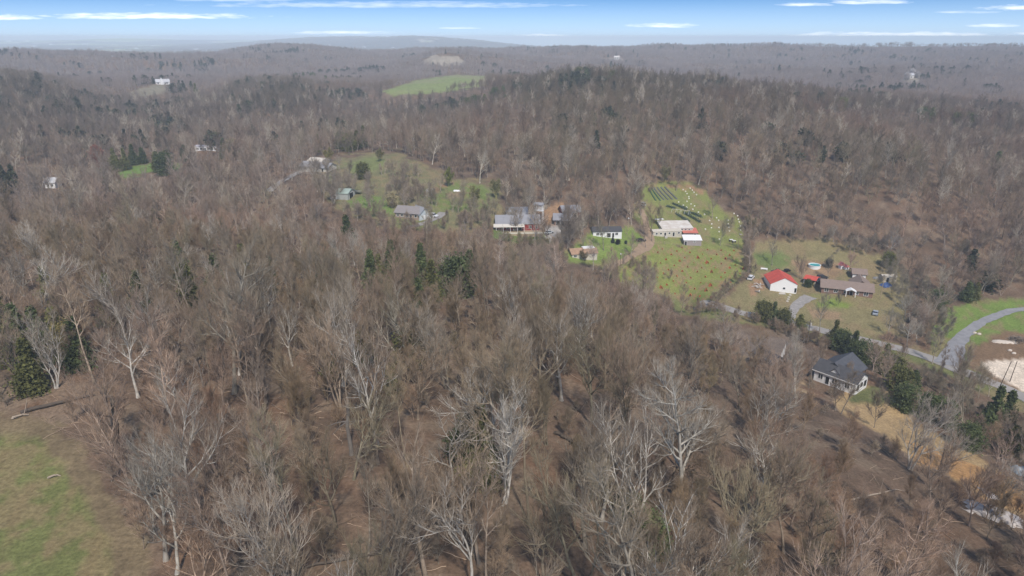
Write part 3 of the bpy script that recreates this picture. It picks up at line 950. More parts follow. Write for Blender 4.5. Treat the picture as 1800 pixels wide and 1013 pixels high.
# red house with long porch
o, L = house('red_house', 'long red boarded house with a grey metal roof and a white edged porch', 'house', (872, 401.5), (949, 410), 10.5, 3.2, 2.7, REDW, GREYMET, 'x', .4,
             wins=[('f', .12, 1.2, 1.2, 1.0), ('f', .27, 1.2, 1.2, 1.0), ('f', .78, 1.1, 1.2, 1.0), ('f', .92, 1.1, 1.2, 1.0), ('r', .3, 1.1, 1.2, 1.0), ('r', .7, 1.1, 1.2, 1.0)],
             doors=[('f', .42, 1.1, 2.1), ('f', .54, 1.6, 2.0)])
r = MB()
r.prism([(-3.4, 2.5), (-.02, 3.15), (-.02, 3.28), (-3.4, 2.63)], -1.2, L * .64, 'x')
r.build('porch_roof', mat('cream_porch_roof', (.66, .62, .55), .6, .15), o)
for c in (.0, .16, .32, .48, .63):
    p = MB()
    p.box(L * c - .08, L * c + .08, -3.25, -3.08, -2, 2.55)
    p.build('porch_post', WHITEP, o)
p = MB()
p.box(-1.2, L + .9, -4.2, -.05, -2.5, .12)
p.box(L + .02, L + .9, -.05, 9, -2.5, .12)
p.build('deck', WOODL, o)
p = MB()
p.box(-1.25, L + .95, -4.28, -4.205, -.25, .32)
p.build('deck_edge', mat('pale_deck_edge', (.70, .66, .56), .7, .15), o)
house('gabled_barn', 'grey roofed barn behind the long red house', 'barn', (892, 389), (926, 392), 9, 3.6, 2.4, mat('brown_boards', (.22, .13, .09), .8, .3), GREYMET, 'x', .7, doors=[('f', .5, 2.4, 2.4)])
house('open_shed', 'grey metal roofed open shed beside the gravel court', 'shed', (974, 396), (1003, 399), 8.5, 3.0, 1.8, mat('rust_brown_boards', (.20, .12, .085), .8, .3), GREYMET, 'x', .7, doors=[('f', .68, 5.0, 2.4), ('f', .25, 2.0, 2.2)])
house('red_shed', 'red gabled shed with a grey metal roof at the foot of the clay slope', 'shed', (990, 383), (1021, 384), 8, 3.0, 2.2, REDW, GREYMET, 'x', .6, doors=[('f', .6, 3.0, 2.4)])
loc, rz, L = lot((939, 390), (953, 391))
o = empty('viewing_tower', loc, rz, 'white railed timber platform rising behind the red house roof', 'platform')
for xx in (0, L):
    for yy in (0, 2.6):
        p = MB()
        p.box(xx - .1, xx + .1, yy - .1, yy + .1, -2, 8.2)
        p.build('post', WHITEP, o)
p = MB()
p.box(-.2, L + .2, -.2, 2.8, 5.2, 5.4)
p.build('platform_floor', WHITEP, o)
for (x0, x1, y0, y1) in ((.1, L - .1, -.06, .06), (.1, L - .1, 2.54, 2.66)):
    p = MB()
    for zz in (5.9, 6.5, 7.1):
        p.box(x0, x1, y0, y1, zz, zz + .16)
    for k in range(5):
        xx = x0 + (x1 - x0) * (k + .5) / 5
        p.box(xx - .05, xx + .05, y0 - .02, y1 + .02, 5.4, 7.2)
    p.build('railing', WHITEP, o)
r = MB()
r.prism([(-.4, 8.1), (1.3, 8.9), (3.0, 8.1), (3.0, 8.22), (1.3, 9.05), (-.4, 8.22)], -.4, L + .4, 'x')
r.build('roof', GREYMET, o)

# the poultry farm's long sheds
house('long_shed', 'long shed with a stained white metal roof behind the cream mobile home', 'shed', (1164, 411), (1217, 414), 9.5, 3.0, 1.2, CREAMW, RUSTMET, 'mono', .3, wins=[('f', .4 + .12 * k, .9, .5, 2.2) for k in range(5)])
o, L = house('trailer_home', 'long weathered cream trailer home in front of the stained white roof', 'trailer home', (1148, 414.5), (1197.5, 417.5), 4.4, 2.5, .5, CREAMW, mat('cream_trailer_roof', (.60, .55, .47), .7, .25), 'x', .15,
             wins=[('f', .12, .9, .8, 1.2), ('f', .27, .9, .8, 1.2), ('f', .57, .9, .8, 1.2), ('f', .9, .9, .8, 1.2)], doors=[('f', .42, .9, 1.9), ('f', .72, .9, 1.9)])
p = MB()
p.box(L * .38, L * .47, -1.5, -.03, -1, .5)
p.build('door_step', CONC, o)
house('red_roofed_shed', 'lean-to shed with a faded red metal roof next to the trailer home', 'shed', (1201, 417.5), (1226, 418.5), 5.5, 2.3, .9, GREYW, PINKMET, 'mono', .3, doors=[('f', .8, 1.2, 1.9)])
house('white_roofed_shed', 'grey boarded shed with a bright white roof at the edge of the pen field', 'shed', (1202, 431), (1232.5, 432.5), 5.0, 2.5, 1.0, mat('pinkish_grey_boards', (.34, .30, .30), .8, .2), mat('bright_white_roof', (.80, .80, .80), .5, .06), 'mono', .3, doors=[('f', .1, 1.0, 1.9)], wins=[('f', .6, 1.0, .5, 1.5)])
loc, rz, L = lot((1153, 394), (1167, 394.5))
o = empty('canopy', loc, rz, 'small flat white canopy on posts at the back corner of the long shed', 'canopy')
for (x0, x1) in ((0, L * .42), (L * .55, L)):
    r = MB()
    r.box(x0, x1, 0, 2.2, 2.2, 2.34)
    r.build('roof', mat('bright_white_roof', (.8, .8, .8)), o)
for xx in (.1, L - .1):
    for yy in (.1, 2.1):
        p = MB()
        p.box(xx - .06, xx + .06, yy - .06, yy + .06, -1, 2.22)
        p.build('post', WOODD, o)

# the valley to the left
o, L = house('metal_barn', 'metal barn with a pale green roof and a dark open end', 'barn', (580.5, 350), (612, 352), 8.5, 3.0, 1.5, mat('pale_grey_metal_walls', (.40, .42, .41), .5, .15, stripes=(1.2, 'X')), GREENMET, 'x', .3, doors=[('r', .45, 4.5, 2.8), ('f', .25, 1.8, 1.8)])
r = MB()
r.prism([(8.45, 2.5), (12, 1.9), (12, 2.05), (8.45, 2.66)], 1.0, L + 2.5, 'x')
r.build('lean_to_roof', GREYMET, o)
house('ranch_house', 'tan ranch house with a brown grey roof and pale blue gable end', 'house', (694.5, 382), (737, 388), 8.6, 2.7, 2.1, TANB, mat('grey_brown_roof', (.27, .245, .24), .85, .25), 'x', .5,
      wins=[('f', .12, 1.2, 1.1, 1.0), ('f', .3, 1.2, 1.1, 1.0), ('f', .5, 1.6, 1.2, .9), ('f', .86, 1.1, 1.1, 1.0)], doors=[('f', .66, 1.0, 2.0)])
loc, rz, L = lot((737.5, 388.5), (757, 384.5))
o = empty('garage_wing', loc, rz, 'pale blue sided garage wing at the right end of the tan ranch house', 'garage')
w = MB()
w.prism([(0, -2), (0, 2.7), (L / 2, 5.2), (L, 2.7), (L, -2)], 0, 7.5, 'y')
w.build('wall', BLUEW, o)
r = MB()
r.prism([(-.5, 2.3), (L / 2, 5.25), (L + .5, 2.3), (L + .5, 2.46), (L / 2, 5.42), (-.5, 2.46)], -.5, 8, 'y')
r.build('roof', mat('grey_garage_roof', (.31, .32, .34), .8, .2), o)
opening(o, 'garage_door', 'f', L * .62, 2.6, 2.0, .05, L, 7.5, pm=WHITEP)
house('white_shed', 'small white shed with an open dark end on the grass', 'shed', (748, 346), (759, 346.5), 4.2, 2.6, .5, WHITEP, WHITEP, 'mono', .12, doors=[('r', .5, 3.4, 2.1)])
house('grey_roofed_house', 'low valley house with a wide grey metal roof at the end of the lane', 'house', (528, 302), (576, 303), 9, 2.8, 2.0, mat('pale_cream_siding', (.62, .60, .55), .7, .1), GREYMET, 'x', .6,
      wins=[('f', .2, 1.4, 1.2, 1.0), ('f', .4, 1.4, 1.2, 1.0), ('f', .62, 1.4, 1.2, 1.0), ('r', .5, 1.4, 1.2, 1.0)], doors=[('f', .82, 1.2, 2.0)])
house('cream_roofed_house', 'cream roofed house peeking out behind the wide grey metal roof', 'house', (542, 293), (566, 293.5), 8, 3.2, 1.4, WHITEP, mat('cream_roof', (.58, .53, .46), .7, .15), 'x', .5, wins=[('f', .3, 1.4, 1.2, 1.8), ('f', .7, 1.4, 1.2, 1.8)])
house('long_trailer', 'long white trailer home among dark trees in the left valley', 'trailer home', (343, 266), (384, 266.5), 5, 3.0, .6, WHITEP, mat('lilac_grey_roof', (.46, .45, .50), .6, .15), 'x', .3, wins=[('f', .12 + .155 * k, 1.6, 1.2, 1.0) for k in range(6)], doors=[('f', .46, 1.2, 2.0)])
o, L = house('distant_white_house', 'large white gabled house alone in a clearing on the far left slope', 'house', (275, 148.5), (299, 149), 12, 3.6, 3.2, WHITEP, mat('pale_grey_roof', (.50, .50, .52), .7, .15), 'x', .6, wins=[('f', .14, 2.0, 1.6, 1.0), ('f', .8, 2.0, 1.6, 1.0)], doors=[('f', .65, 1.6, 2.2)])
w = MB()
w.prism([(L * .28, -2), (L * .28, 3.5), (L * .40, 9), (L * .52, 3.5), (L * .52, -2)], -4, 4, 'y')
w.build('front_gable', WHITEP, o)
house('roadside_house', 'pale grey house half hidden by bare trees at the left end of the valley', 'house', (80, 331), (98, 331.5), 8, 3, 2, WHITEP, mat('pale_metal_roof', (.55, .56, .58), .5, .15), 'x', .4, wins=[('f', .3, 1.2, 1.2, 1), ('f', .7, 1.2, 1.2, 1)])
house('valley_cabin', 'low cream cabin at the far left edge of the valley', 'cabin', (-2, 338), (15, 338), 7, 2.8, 1.5, CREAMW, mat('cream_roof', (.58, .53, .46), .7, .15), 'x', .4, wins=[('f', .3, 1.2, 1.0, 1), ('f', .7, 1.2, 1.0, 1)])
house('hillside_house', 'distant pale house beside blossom trees on the far right slope', 'house', (1592, 138), (1606, 138), 9, 5, 3, mat('pale_cream_siding', (.62, .6, .55)), mat('pale_grey_roof', (.5, .5, .52)), 'x', .5, wins=[('f', .3, 2.0, 1.6, 1.2), ('f', .7, 2.0, 1.6, 1.2)])
house('arched_barn', 'small pale distant building below the far middle ridge', 'barn', (1079, 104.5), (1088, 104.5), 14, 5, 3.5, mat('pale_cream_siding', (.62, .6, .55)), mat('pale_cream_barn_roof', (.60, .56, .52), .7, .1), 'x', .5, wins=[('f', .3, 3, 2, 2), ('f', .7, 3, 2, 2)])
rgb = random.Random(4)
TOWN = [(296, 91.5), (302, 92), (308, 91), (318, 92.5), (288, 93), (330, 92), (196, 99.5), (205, 99), (345, 89), (365, 90), (120, 88), (60, 84), (30, 76), (150, 80), (180, 84), (240, 86),
        (420, 87), (455, 84), (500, 82), (540, 83), (580, 81), (640, 84), (690, 85), (90, 79), (15, 73.5), (48, 73), (270, 82), (700, 90), (730, 87), (760, 85)]
bmesh_town = None
for i, (px, py) in enumerate(TOWN):
    p = hit(px, py)
    if bmesh_town is None:
        w = MB()
        w.prism([(-9, -3), (-9, 7), (0, 12), (9, 7), (9, -3)], -16, 16, 'x')
        r = MB()
        r.prism([(-10, 6.6), (0, 12.2), (10, 6.6), (10, 7.2), (0, 12.9), (-10, 7.2)], -17, 17, 'x')
        bmesh_town = empty('town_building', p, 0)
        w.build('wall', WHITEP, bmesh_town)
        r.build('roof', mat('pale_grey_roof', (.5, .5, .52)), bmesh_town)
        o = bmesh_town
    else:
        o = dup(bmesh_town)
    o.location = p
    o.rotation_euler = (0, 0, rgb.uniform(-.6, .6))
    s = rgb.uniform(.5, 1.0) * p.length / 5200
    o.scale = (s, s, s)
    tag(o, 'tiny pale building on the hazy far plain', 'building', 'pale buildings of the town on the far plain')


# ------------------------------------------------------------------ vehicles and yard things
TYRE = mat('black_rubber', (.02, .02, .021), .9, .2)


def vehicle(name, label, cat, px, py, yaw, col, kind='car', sc=1.0):
    p = hit(px, py)
    o = empty(name, p, yaw, label, cat)
    o.scale = (sc, sc, sc)
    paint = mat('paint_%02x%02x%02x' % tuple(int(c * 255) for c in col), col, .25, .08, .6, spec=.6)
    b, g = MB(), MB()
    if kind == 'pickup':
        b.prism([(-2.6, .45), (2.6, .45), (2.65, .95), (1.3, 1.12), (-2.65, 1.12)], -.92, .92, 'y')
        g.prism([(-.75, 1.1), (1.35, 1.1), (.75, 1.78), (-.6, 1.78)], -.8, .8, 'y')
        bed = MB()
        bed.box(-2.5, -.9, -.75, .75, 1.1, 1.14)
        bed.build('truck_bed', TYRE, o)
    elif kind == 'suv':
        b.prism([(-2.3, .4), (2.35, .4), (2.4, .95), (1.2, 1.12), (-2.3, 1.12)], -.93, .93, 'y')
        g.prism([(-2.2, 1.1), (1.25, 1.1), (.6, 1.72), (-2.0, 1.72)], -.82, .82, 'y')
    else:
        b.prism([(-2.25, .38), (2.25, .38), (2.3, .8), (1.0, .95), (-1.5, 1.0), (-2.3, .95)], -.88, .88, 'y')
        g.prism([(-1.6, .97), (1.05, .94), (.35, 1.42), (-.95, 1.42)], -.74, .74, 'y')
    b.build('body', paint, o)
    g.build('windows', GLASS, o)
    r = MB()
    if kind == 'pickup':
        r.box(-.6, .75, -.78, .78, 1.77, 1.84)
    elif kind == 'suv':
        r.box(-2.02, .62, -.8, .8, 1.70, 1.78)
    else:
        r.box(-.97, .37, -.72, .72, 1.40, 1.46)
    r.build('roof', paint, o)
    for sx in (-1.45, 1.5):
        for sy in (-.9, .9):
            w = MB()
            w.tube([(sx, sy - .11, .36), (sx, sy + .11, .36)], .36, 12)
            w.build('wheel', TYRE, o)
    for sy in (-.6, .6):
        h = MB()
        h.box(2.3, 2.42, sy - .18, sy + .18, .62, .8)
        h.build('headlight', CONC, o)
    return o


vehicle('parked_suv', 'white car with dark windows on the dirt beside the hedge line', 'car', 1319.7, 491, 1.0, (.72, .73, .75), 'suv')
vehicle('parked_pickup', 'dark pickup with a pale bonnet behind the red roofed garage', 'pickup', 1367, 480.5, 2.9, (.06, .06, .065), 'pickup')
vehicle('utility_buggy', 'small black buggy parked behind the garage ridge', 'buggy', 1383.5, 477.5, .5, (.02, .02, .02), 'suv', .7)
vehicle('blue_truck', 'blue grey pickup between the red carport and the brick house', 'pickup', 1438.3, 497, 1.35, (.08, .11, .17), 'pickup')
vehicle('black_car', 'black car with a white panel behind the left end of the brick house', 'car', 1444.8, 490.5, .2, (.03, .03, .035), 'suv')
vehicle('silver_car', 'silver blue car on the worn grass right of the front lawn', 'car', 1538.5, 552.5, 1.05, (.36, .40, .46), 'car')
vehicle('farm_car', 'black car on the farm track junction next to the white home', 'car', 1126.6, 424.5, .3, (.025, .025, .03), 'car')
vehicle('farm_truck', 'pale teal truck parked beside the vegetable tunnels', 'truck', 1128.5, 361.5, 1.9, (.45, .55, .55), 'suv')
vehicle('white_suv', 'white car on the gravel beside the pale blue garage wing', 'car', 761.5, 381.5, -.5, (.75, .76, .78), 'suv')
vehicle('court_car', 'pale silver car on the gravel court below the red house', 'car', 965, 411, .8, (.48, .51, .53), 'car')

# pool
p = hit(1431.5, 470)
o = empty('swimming_pool', p, 0, 'round above-ground pool with a white wall and turquoise water', 'pool')
w = MB()
w.lathe([(2.55, -.4), (2.55, 1.15), (2.68, 1.17), (2.68, 1.25), (2.34, 1.25), (2.34, .5)], 28)
w.build('wall', WHITEP, o)
w = MB()
w.lathe([(2.36, .55), (2.36, 1.0)], 28)
w.build('water', mat('pool_water', (.05, .36, .38), .08, .15, .8, spec=.5), o)

# play things on the back lawn
for px, py, lab, hh in ((1478.5, 472, 'white and red play tower on the back lawn, the taller of two', 3.0), (1487, 473, 'small white and red playhouse beside the play tower', 2.0)):
    p = hit(px, py)
    o = empty('playhouse', p, .3, lab, 'playhouse')
    w = MB(); w.box(-.9, .9, -.8, .8, -.2, hh * .55); w.build('wall', WHITEP, o)
    w = MB(); w.prism([(-1.1, hh * .53), (0, hh), (1.1, hh * .53)], -1, 1, 'y'); w.build('roof', mat('faded_pink_plastic', (.62, .22, .2), .5), o)
    opening(o, 'door', 'f', 0, .6, .9, .1, 0, 1.6, pm=DARKW).location = (0, -.8, 0)
loc = hit(1343, 475)
o = empty('garden_bench', loc, -.3, 'pale bench on the grass behind the white car', 'bench')
w = MB(); w.box(-1.4, 1.4, -.25, .25, .42, .5); w.build('seat', WHITEP, o)
w = MB(); w.box(-1.4, 1.4, .2, .28, .5, .95); w.build('backrest', WHITEP, o)
for xx in (-1.2, 1.2):
    w = MB(); w.box(xx - .06, xx + .06, -.2, .24, -.1, .42); w.build('leg', WHITEP, o)
# scrap timber left of the garage
rgs = random.Random(9)
SCRAP = [mat('bleached_board', (.60, .56, .50), .8, .2), mat('grey_board', (.38, .35, .32), .85, .2)]
for i in range(16):
    p = hit(1331.5 + rgs.uniform(-7, 7), 507 + rgs.uniform(-7, 8))
    b_ = MB()
    l_ = rgs.uniform(1.2, 3.4)
    b_.box(-l_ / 2, l_ / 2, -.16, .16, -.04, .05)
    bo = b_.build('scrap_board', SCRAP[i % 2], loc=p + Vector((0, 0, .12 + .05 * i)))
    bo.rotation_euler = (rgs.uniform(-.08, .08), rgs.uniform(-.1, .1), rgs.uniform(0, 3.1))
    tag(bo, 'bleached scrap board in the heap left of the red roofed garage', 'board', 'scrap boards heaped left of the garage')
for i, (px, py) in enumerate([(1389, 519), (1386.5, 523), (1385.5, 526.5), (1384, 530)]):
    p = hit(px, py)
    b_ = MB(); b_.prism([(-.5, -.1), (-.42, .22), (.4, .25), (.5, -.1)], -.4, .4, 'y')
    bo = b_.build('edging_block', CONC, loc=p)
    bo.rotation_euler = (0, 0, .4 * i)
    tag(bo, ['white block nearest the garage wall in the row of four', 'second white block out from the garage wall', 'third white block out from the garage wall', 'white block nearest the gravel drive in the row of four'][i], 'block', 'row of white blocks by the garage')
b_ = MB(); b_.prism([(-1.5, -.1), (-1.3, .1), (0, .17), (1.4, .08), (1.5, -.1)], -.9, .9, 'y')
tag(b_.build('concrete_slab', CONC, loc=hit(1374, 516)), 'pale slab lying against the front wall of the garage', 'slab')


def tarp(name, label, px, py, w_, d_, h_, m, rz=0.0, seed=1, cat='tarp'):
    p = hit(px, py)
    rg = np.random.default_rng(seed)
    n = 14
    v = []
    for i in range(n):
        for j in range(n):
            u, s = i / (n - 1) * 2 - 1, j / (n - 1) * 2 - 1
            e = max(abs(u), abs(s))
            hh = h_ * (1 - e ** 3) * (.55 + .45 * float(fbm(np.array([u * 2.2 + seed]), np.array([s * 2.2]), 3, seed)[0]) * 2)
            v.append((u * w_ / 2 * (1 + .12 * rg.normal() * (e > .9)), s * d_ / 2 * (1 + .12 * rg.normal() * (e > .9)), hh))
    v = np.array(v)
    c, s = math.cos(rz), math.sin(rz)
    wx, wy = p.x + v[:, 0] * c - v[:, 1] * s, p.y + v[:, 0] * s + v[:, 1] * c
    v[:, 2] += terrain(wx, wy) - p.z + .06
    f = [(i * n + j, (i + 1) * n + j, (i + 1) * n + j + 1, i * n + j + 1) for i in range(n - 1) for j in range(n - 1)]
    o = link(name, new_mesh(name, v, f, [m], True), loc=p)
    o.rotation_euler = (0, 0, rz)
    return tag(o, label, cat)


tarp('blue_tarp', 'blue tarp thrown over a low heap right of the brick house', 1557.5, 503, 4.2, 3.2, 1.3, mat('blue_tarpaulin', (.06, .11, .27), .5, .3, .9), .3, 2)
tarp('grey_tarp', 'pale grey crumpled sheeting spread among the trees at lower right', 1745, 905, 8.5, 6.0, 1.0, mat('pale_grey_sheeting', (.52, .48, .46), .7, .35, .9), -.5, 3)
tarp('torn_sheet', 'narrow pale strip of torn sheeting above the big crumpled sheet', 1737, 868, 2.2, 4.8, .4, mat('pale_grey_sheeting', (.6, .6, .6)), -.2, 4)
tarp('blue_grey_cover', 'blue grey cover over a heap at the right edge by the cedars', 1796, 832, 4.2, 3.6, 1.3, mat('blue_grey_cover', (.33, .37, .40), .6, .25, .9), .2, 5)
tarp('pink_sheet', 'small pinkish white sheet on the ground behind the farmhouse roof', 1480, 637, 2.6, 1.5, .2, mat('pinkish_sheet', (.66, .55, .57), .6, .1), .1, 6)
tarp('white_sheet', 'white sheet lying on bare earth near the pale willow', 803, 336, 3.6, 2.2, .5, WHITEP, .2, 7)
tarp('covered_trailer', 'flat grey cover beside the storage shed', 1543.5, 490, 4.2, 1.8, .8, mat('grey_cover', (.25, .25, .25), .7, .2), 0, 8)
tarp('sand_heap', 'pale broken stone scattered along the upper edge of the sand pad', 1766, 602, 8, 2.4, .5, mat('pale_rubble', (.60, .53, .45), .9, .3, 1.2), -.12, 9, 'rubble')
for i, (px, py) in enumerate([(1713, 586), (1721, 588), (1775, 617), (1782, 622)]):
    b_ = MB(); b_.lathe([(.3, -.2), (.62, .1), (.5, .42), (.15, .6)], 7, 1.3, .9)
    bo = b_.build('boulder', mat('pale_limestone', (.60, .54, .47), .9, .25, 1.5), loc=hit(px, py))
    tag(bo, ['pale boulder on the grass next to the gravel drive, the left one of two', 'pale boulder on the grass next to the gravel drive, the right one of two', 'pale boulder on the brown soil mound, the upper one', 'pale boulder on the brown soil mound, the lower one'][i], 'boulder', 'pale boulders by the gravel drive')

# brush pile at the right edge
p = hit(1790, 600)
o = empty('brush_pile', p, 0, 'pile of dead branches and roots on the soil mound at the right edge', 'brush pile')
rg_ = random.Random(3)
m1, m2 = MB(), MB()
for i in range(70):
    a_ = rg_.uniform(0, 6.28)
    r0_ = rg_.uniform(.3, 3.6)
    c_ = Vector((math.cos(a_) * r0_, math.sin(a_) * r0_ * .8, rg_.uniform(.1, 2.0) * (1 - r0_ / 5)))
    d_ = Vector((rg_.uniform(-1, 1), rg_.uniform(-1, 1), rg_.uniform(-.3, .55))).normalized() * rg_.uniform(.8, 2.4)
    (m1 if i % 3 else m2).tube([c_ - d_, c_ + Vector((0, 0, .15)), c_ + d_], [.09, .07, .03], 5)
m1.build('branches', mat('dead_branch', (.27, .225, .18), .9, .3), o)
m2.build('logs', WOODD, o)


def pole(label, px, py, h, r, m, lamp=False, arm=False, name='utility_pole', tilt=(0, 0)):
    p = hit(px, py)
    o = empty(name, p, 0, label, 'pole')
    o.rotation_euler = (tilt[0], tilt[1], 0)
    b_ = MB(); b_.tube([(0, 0, -1), (0, 0, h)], [r, r * .7], 8); b_.build('post', m, o)
    if lamp:
        b_ = MB(); b_.box(-.2, .2, -.9, .1, h - .25, h + .1); b_.build('lamp_head', WHITEP, o)
    if arm:
        b_ = MB(); b_.box(-1.1, 1.1, -.06, .06, h - .8, h - .66); b_.build('crossarm', WOODD, o)
        b_ = MB(); b_.tube([(.3, -.1, h - 2.0), (.3, -.1, h - 1.1)], .24, 10); b_.build('transformer', CONC, o)
    return o


pole('light timber pole at the right end of the brick house', 1547, 527, 9.5, .14, WOODL)
pole('dark utility pole with a pale transformer behind the farmhouse, at the hedge', 1418, 606, 9.0, .16, WOODD, arm=True)
pole('pole with a white lamp on the lawn by the lower dirt track', 1089.5, 476, 7.5, .12, WOODD, lamp=True)
pole('pale pole with a lamp behind the right end of the white home', 1103.5, 407, 6.5, .13, WOODL, lamp=True)
pole('pole with a lamp in the row of white barrels, right of the pen field', 1297, 437, 7.0, .11, WOODL, lamp=True)
pole('leaning bare pole in front of the sand pad, the nearer to the drive', 1753, 690, 10.5, .13, WOODD, tilt=(.05, .12))
pole('leaning bare pole in front of the sand pad, the one at the right', 1775, 671, 7.0, .13, WOODD, tilt=(0, .08))
pole('cut off pale topped trunk standing on the straw strip', 1649, 836, 7.0, .16, WOODD, name='dead_trunk')

# white barrels in lines and rust-coloured huts in rows
BARR = [(815, 150), (845, 172), (862, 198), (882, 234), (885, 256), (860, 290), (762, 297), (818, 336), (858, 360), (930, 384), (998, 418), (1070, 444), (898, 133), (925, 156), (943, 182), (974, 210),
        (1130, 518), (1156, 558), (1152, 604), (1212, 484), (1236, 516), (1350, 514), (1352, 556), (1360, 600), (1365, 640), (1420, 434), (1462, 462), (1470, 503), (1482, 536), (1496, 581), (1497, 630), (1506, 685),
        (910, 322), (952, 345), (1240, 600), (1243, 650), (1246, 740), (1080, 620)]
first = None
for i, (cx, cy) in enumerate(BARR):
    p = hit(1080 + cx * .148, 310 + cy * .148 + 2)
    if first is None:
        o = first = empty('white_barrel', p)
        b_ = MB(); b_.lathe([(.44, -.3), (.50, .1), (.55, .5), (.50, .95), (.42, 1.02)], 12); b_.build('body', mat('white_plastic_barrel', (.82, .80, .72), .5, .08), o)
        b_ = MB(); b_.tube([(0, -.56, .45), (0, -.5, .45)], .2, 10); b_.build('opening', DARKW, o)
    else:
        o = dup(first)
    o.location = p
    o.rotation_euler = (0, 0, .4 * i)
    o.scale = (.68, .68, .48)
    tag(o, 'white plastic barrel standing in the lines up the green slope behind the sheds' if cy < 460 else 'white plastic barrel in the lines on the grass right of the sheds', 'barrel', 'white barrels up the slope' if cy < 460 else 'white barrels right of the sheds')
RUST = mat('rust_orange_sheet', (.58, .17, .07), .8, .3, 2.0)
first = None
d_ = rd
nrm_ = Vector((rd.y, -rd.x))
rgh = random.Random(12)
cen = hit(1225, 480)
for a_ in range(-8, 9):
    for b__ in range(-9, 10):
        q = cen.to_2d() + nrm_ * (a_ * 5.2 + rgh.uniform(-.4, .4)) + d_ * (b__ * 5.6 + (a_ % 2) * 2.8 + rgh.uniform(-.6, .6))
        zq = tz(q.x, q.y)
        px, py, f = project(np.array([q.x]), np.array([q.y]), np.array([zq]))
        if region_sd([r_ for r_ in REG if r_[0] == 'pen_field'][0], px, py, np.array([q.length]))[0] < 4 or px[0] < 1150 or rgh.random() < .12:
            continue
        if first is None:
            o = first = empty('coop_hut', (q.x, q.y, zq))
            b_ = MB(); b_.prism([(-.55, -.2), (0, .95), (.55, -.2), (.47, -.2), (0, .80), (-.47, -.2)], -.5, .5, 'y'); b_.build('roof', RUST, o)
            b_ = MB(); b_.prism([(-.4, -.15), (0, .7), (.4, -.15)], .40, .45, 'y'); b_.build('back_panel', WOODD, o)
        else:
            o = dup(first)
        o.location = (q.x, q.y, zq)
        s = rgh.choice([.6, .7, .8, .9, 1.35])
        o.scale = (s, s, s)
        o.rotation_euler = (0, 0, rgh.uniform(-.4, .4))
        tag(o, 'small rust orange A-frame hut in the rows across the green pen field', 'hut', 'rust coloured huts in the pen field')
# low tunnels and shrub rows above the sheds
rows = [((408, 150), (490, 292)), ((440, 140), (545, 292)), ((470, 140), (590, 285)), ((510, 138), (640, 282)), ((555, 135), (692, 278)), ((602, 132), (744, 275))]
TUN = [mat('green_plant_row', (.055, .115, .062), .8, .4, 1.5), mat('black_plastic_row', (.06, .062, .058), .5, .35, 1.2, col2=(.16, .17, .16))]
nm = ['first', 'second', 'third', 'fourth', 'fifth', 'sixth']
for i, (s_, e_) in enumerate(rows):
    a, b = hit(1080 + s_[0] * .148, 310 + s_[1] * .148), hit(1080 + e_[0] * .148, 310 + e_[1] * .148)
    n = 16
    v, f = [], []
    d = (b - a).to_2d().normalized()
    for k in range(n):
        q = a.lerp(b, k / (n - 1))
        zq = tz(q.x, q.y)
        for j in range(7):
            an = math.pi * j / 6
            v.append((q.x + d.y * math.cos(an) * .55 - a.x, q.y - d.x * math.cos(an) * .55 - a.y, zq - a.z + math.sin(an) * .6 * (1 + .12 * rgh.uniform(-1, 1)) - .05))
    for k in range(n - 1):
        for j in range(6):
            f.append((k * 7 + j, k * 7 + j + 1, (k + 1) * 7 + j + 1, (k + 1) * 7 + j))
    f += [tuple(range(7)), tuple(range((n - 1) * 7, n * 7))]
    o = link('crop_tunnel', new_mesh('crop_tunnel', v, f, [TUN[0 if i < 2 else 1]], True), loc=a)
    tag(o, f'long low {"green" if i < 2 else "black"} crop tunnel, the {nm[i]} from the left of the six rows', 'crop tunnel', 'six crop tunnels on the slope')
for i, (s_, e_) in enumerate([((625, 362), (720, 390)), ((690, 330), (860, 402)), ((735, 455), (885, 548)), ((825, 440), (1020, 552)), ((885, 432), (1035, 492))]):
    a, b = hit(1080 + s_[0] * .148, 310 + s_[1] * .148), hit(1080 + e_[0] * .148, 310 + e_[1] * .148)
    rg = np.random.default_rng(70 + i)
    m_ = int((b - a).length * 60)
    tt_ = rg.random((m_, 1))
    cc = np.array(a)[None] * (1 - tt_) + np.array(b)[None] * tt_
    cc = cc + rg.normal(0, .42, cc.shape)
    cc[:, 2] = terrain(cc[:, 0], cc[:, 1]) + np.abs(rg.normal(.5, .35, m_))
    cc -= np.array(a)
    d3 = rg.normal(0, 1, (m_, 3)); d3 /= np.linalg.norm(d3, axis=1, keepdims=True)
    e3 = np.cross(d3, rg.normal(0, 1, (m_, 3))); e3 /= np.linalg.norm(e3, axis=1, keepdims=True)
    vv = np.stack([cc - e3 * .2, cc + d3 * .22, cc + e3 * .2, cc - d3 * .24], 1).reshape(-1, 3)
    o = link('plant_row', new_mesh('plant_row', vv, np.arange(m_ * 4).reshape(m_, 4), [mat('dark_blue_green_leaves', (.085, .13, .085), .8, .4, 1.0)]), loc=a)
    tag(o, ['short blue green plant row left of the bare hoop frame', 'blue green plant row above the bare hoop frame', 'blue green plant row below the hoop frame, nearest the white shed roof', 'longest blue green plant row sloping down right of the hoop frame', 'upper right blue green plant row next to the white barrels'][i], 'plant row', 'blue green plant rows on the farm slope')
loc = hit(1080 + 690 * .148, 310 + 420 * .148)
o = empty('tunnel_frame', loc, -.55, 'bare white hoop frame of a tunnel over grey soil on the farm slope', 'frame')
for k in range(5):
    b_ = MB()
    b_.tube([(k * 2.2, 1.6 * math.cos(math.pi * j / 8), 1.7 * math.sin(math.pi * j / 8) - .2) for j in range(9)], .05, 5)
    b_.build('hoop', WHITEP, o)
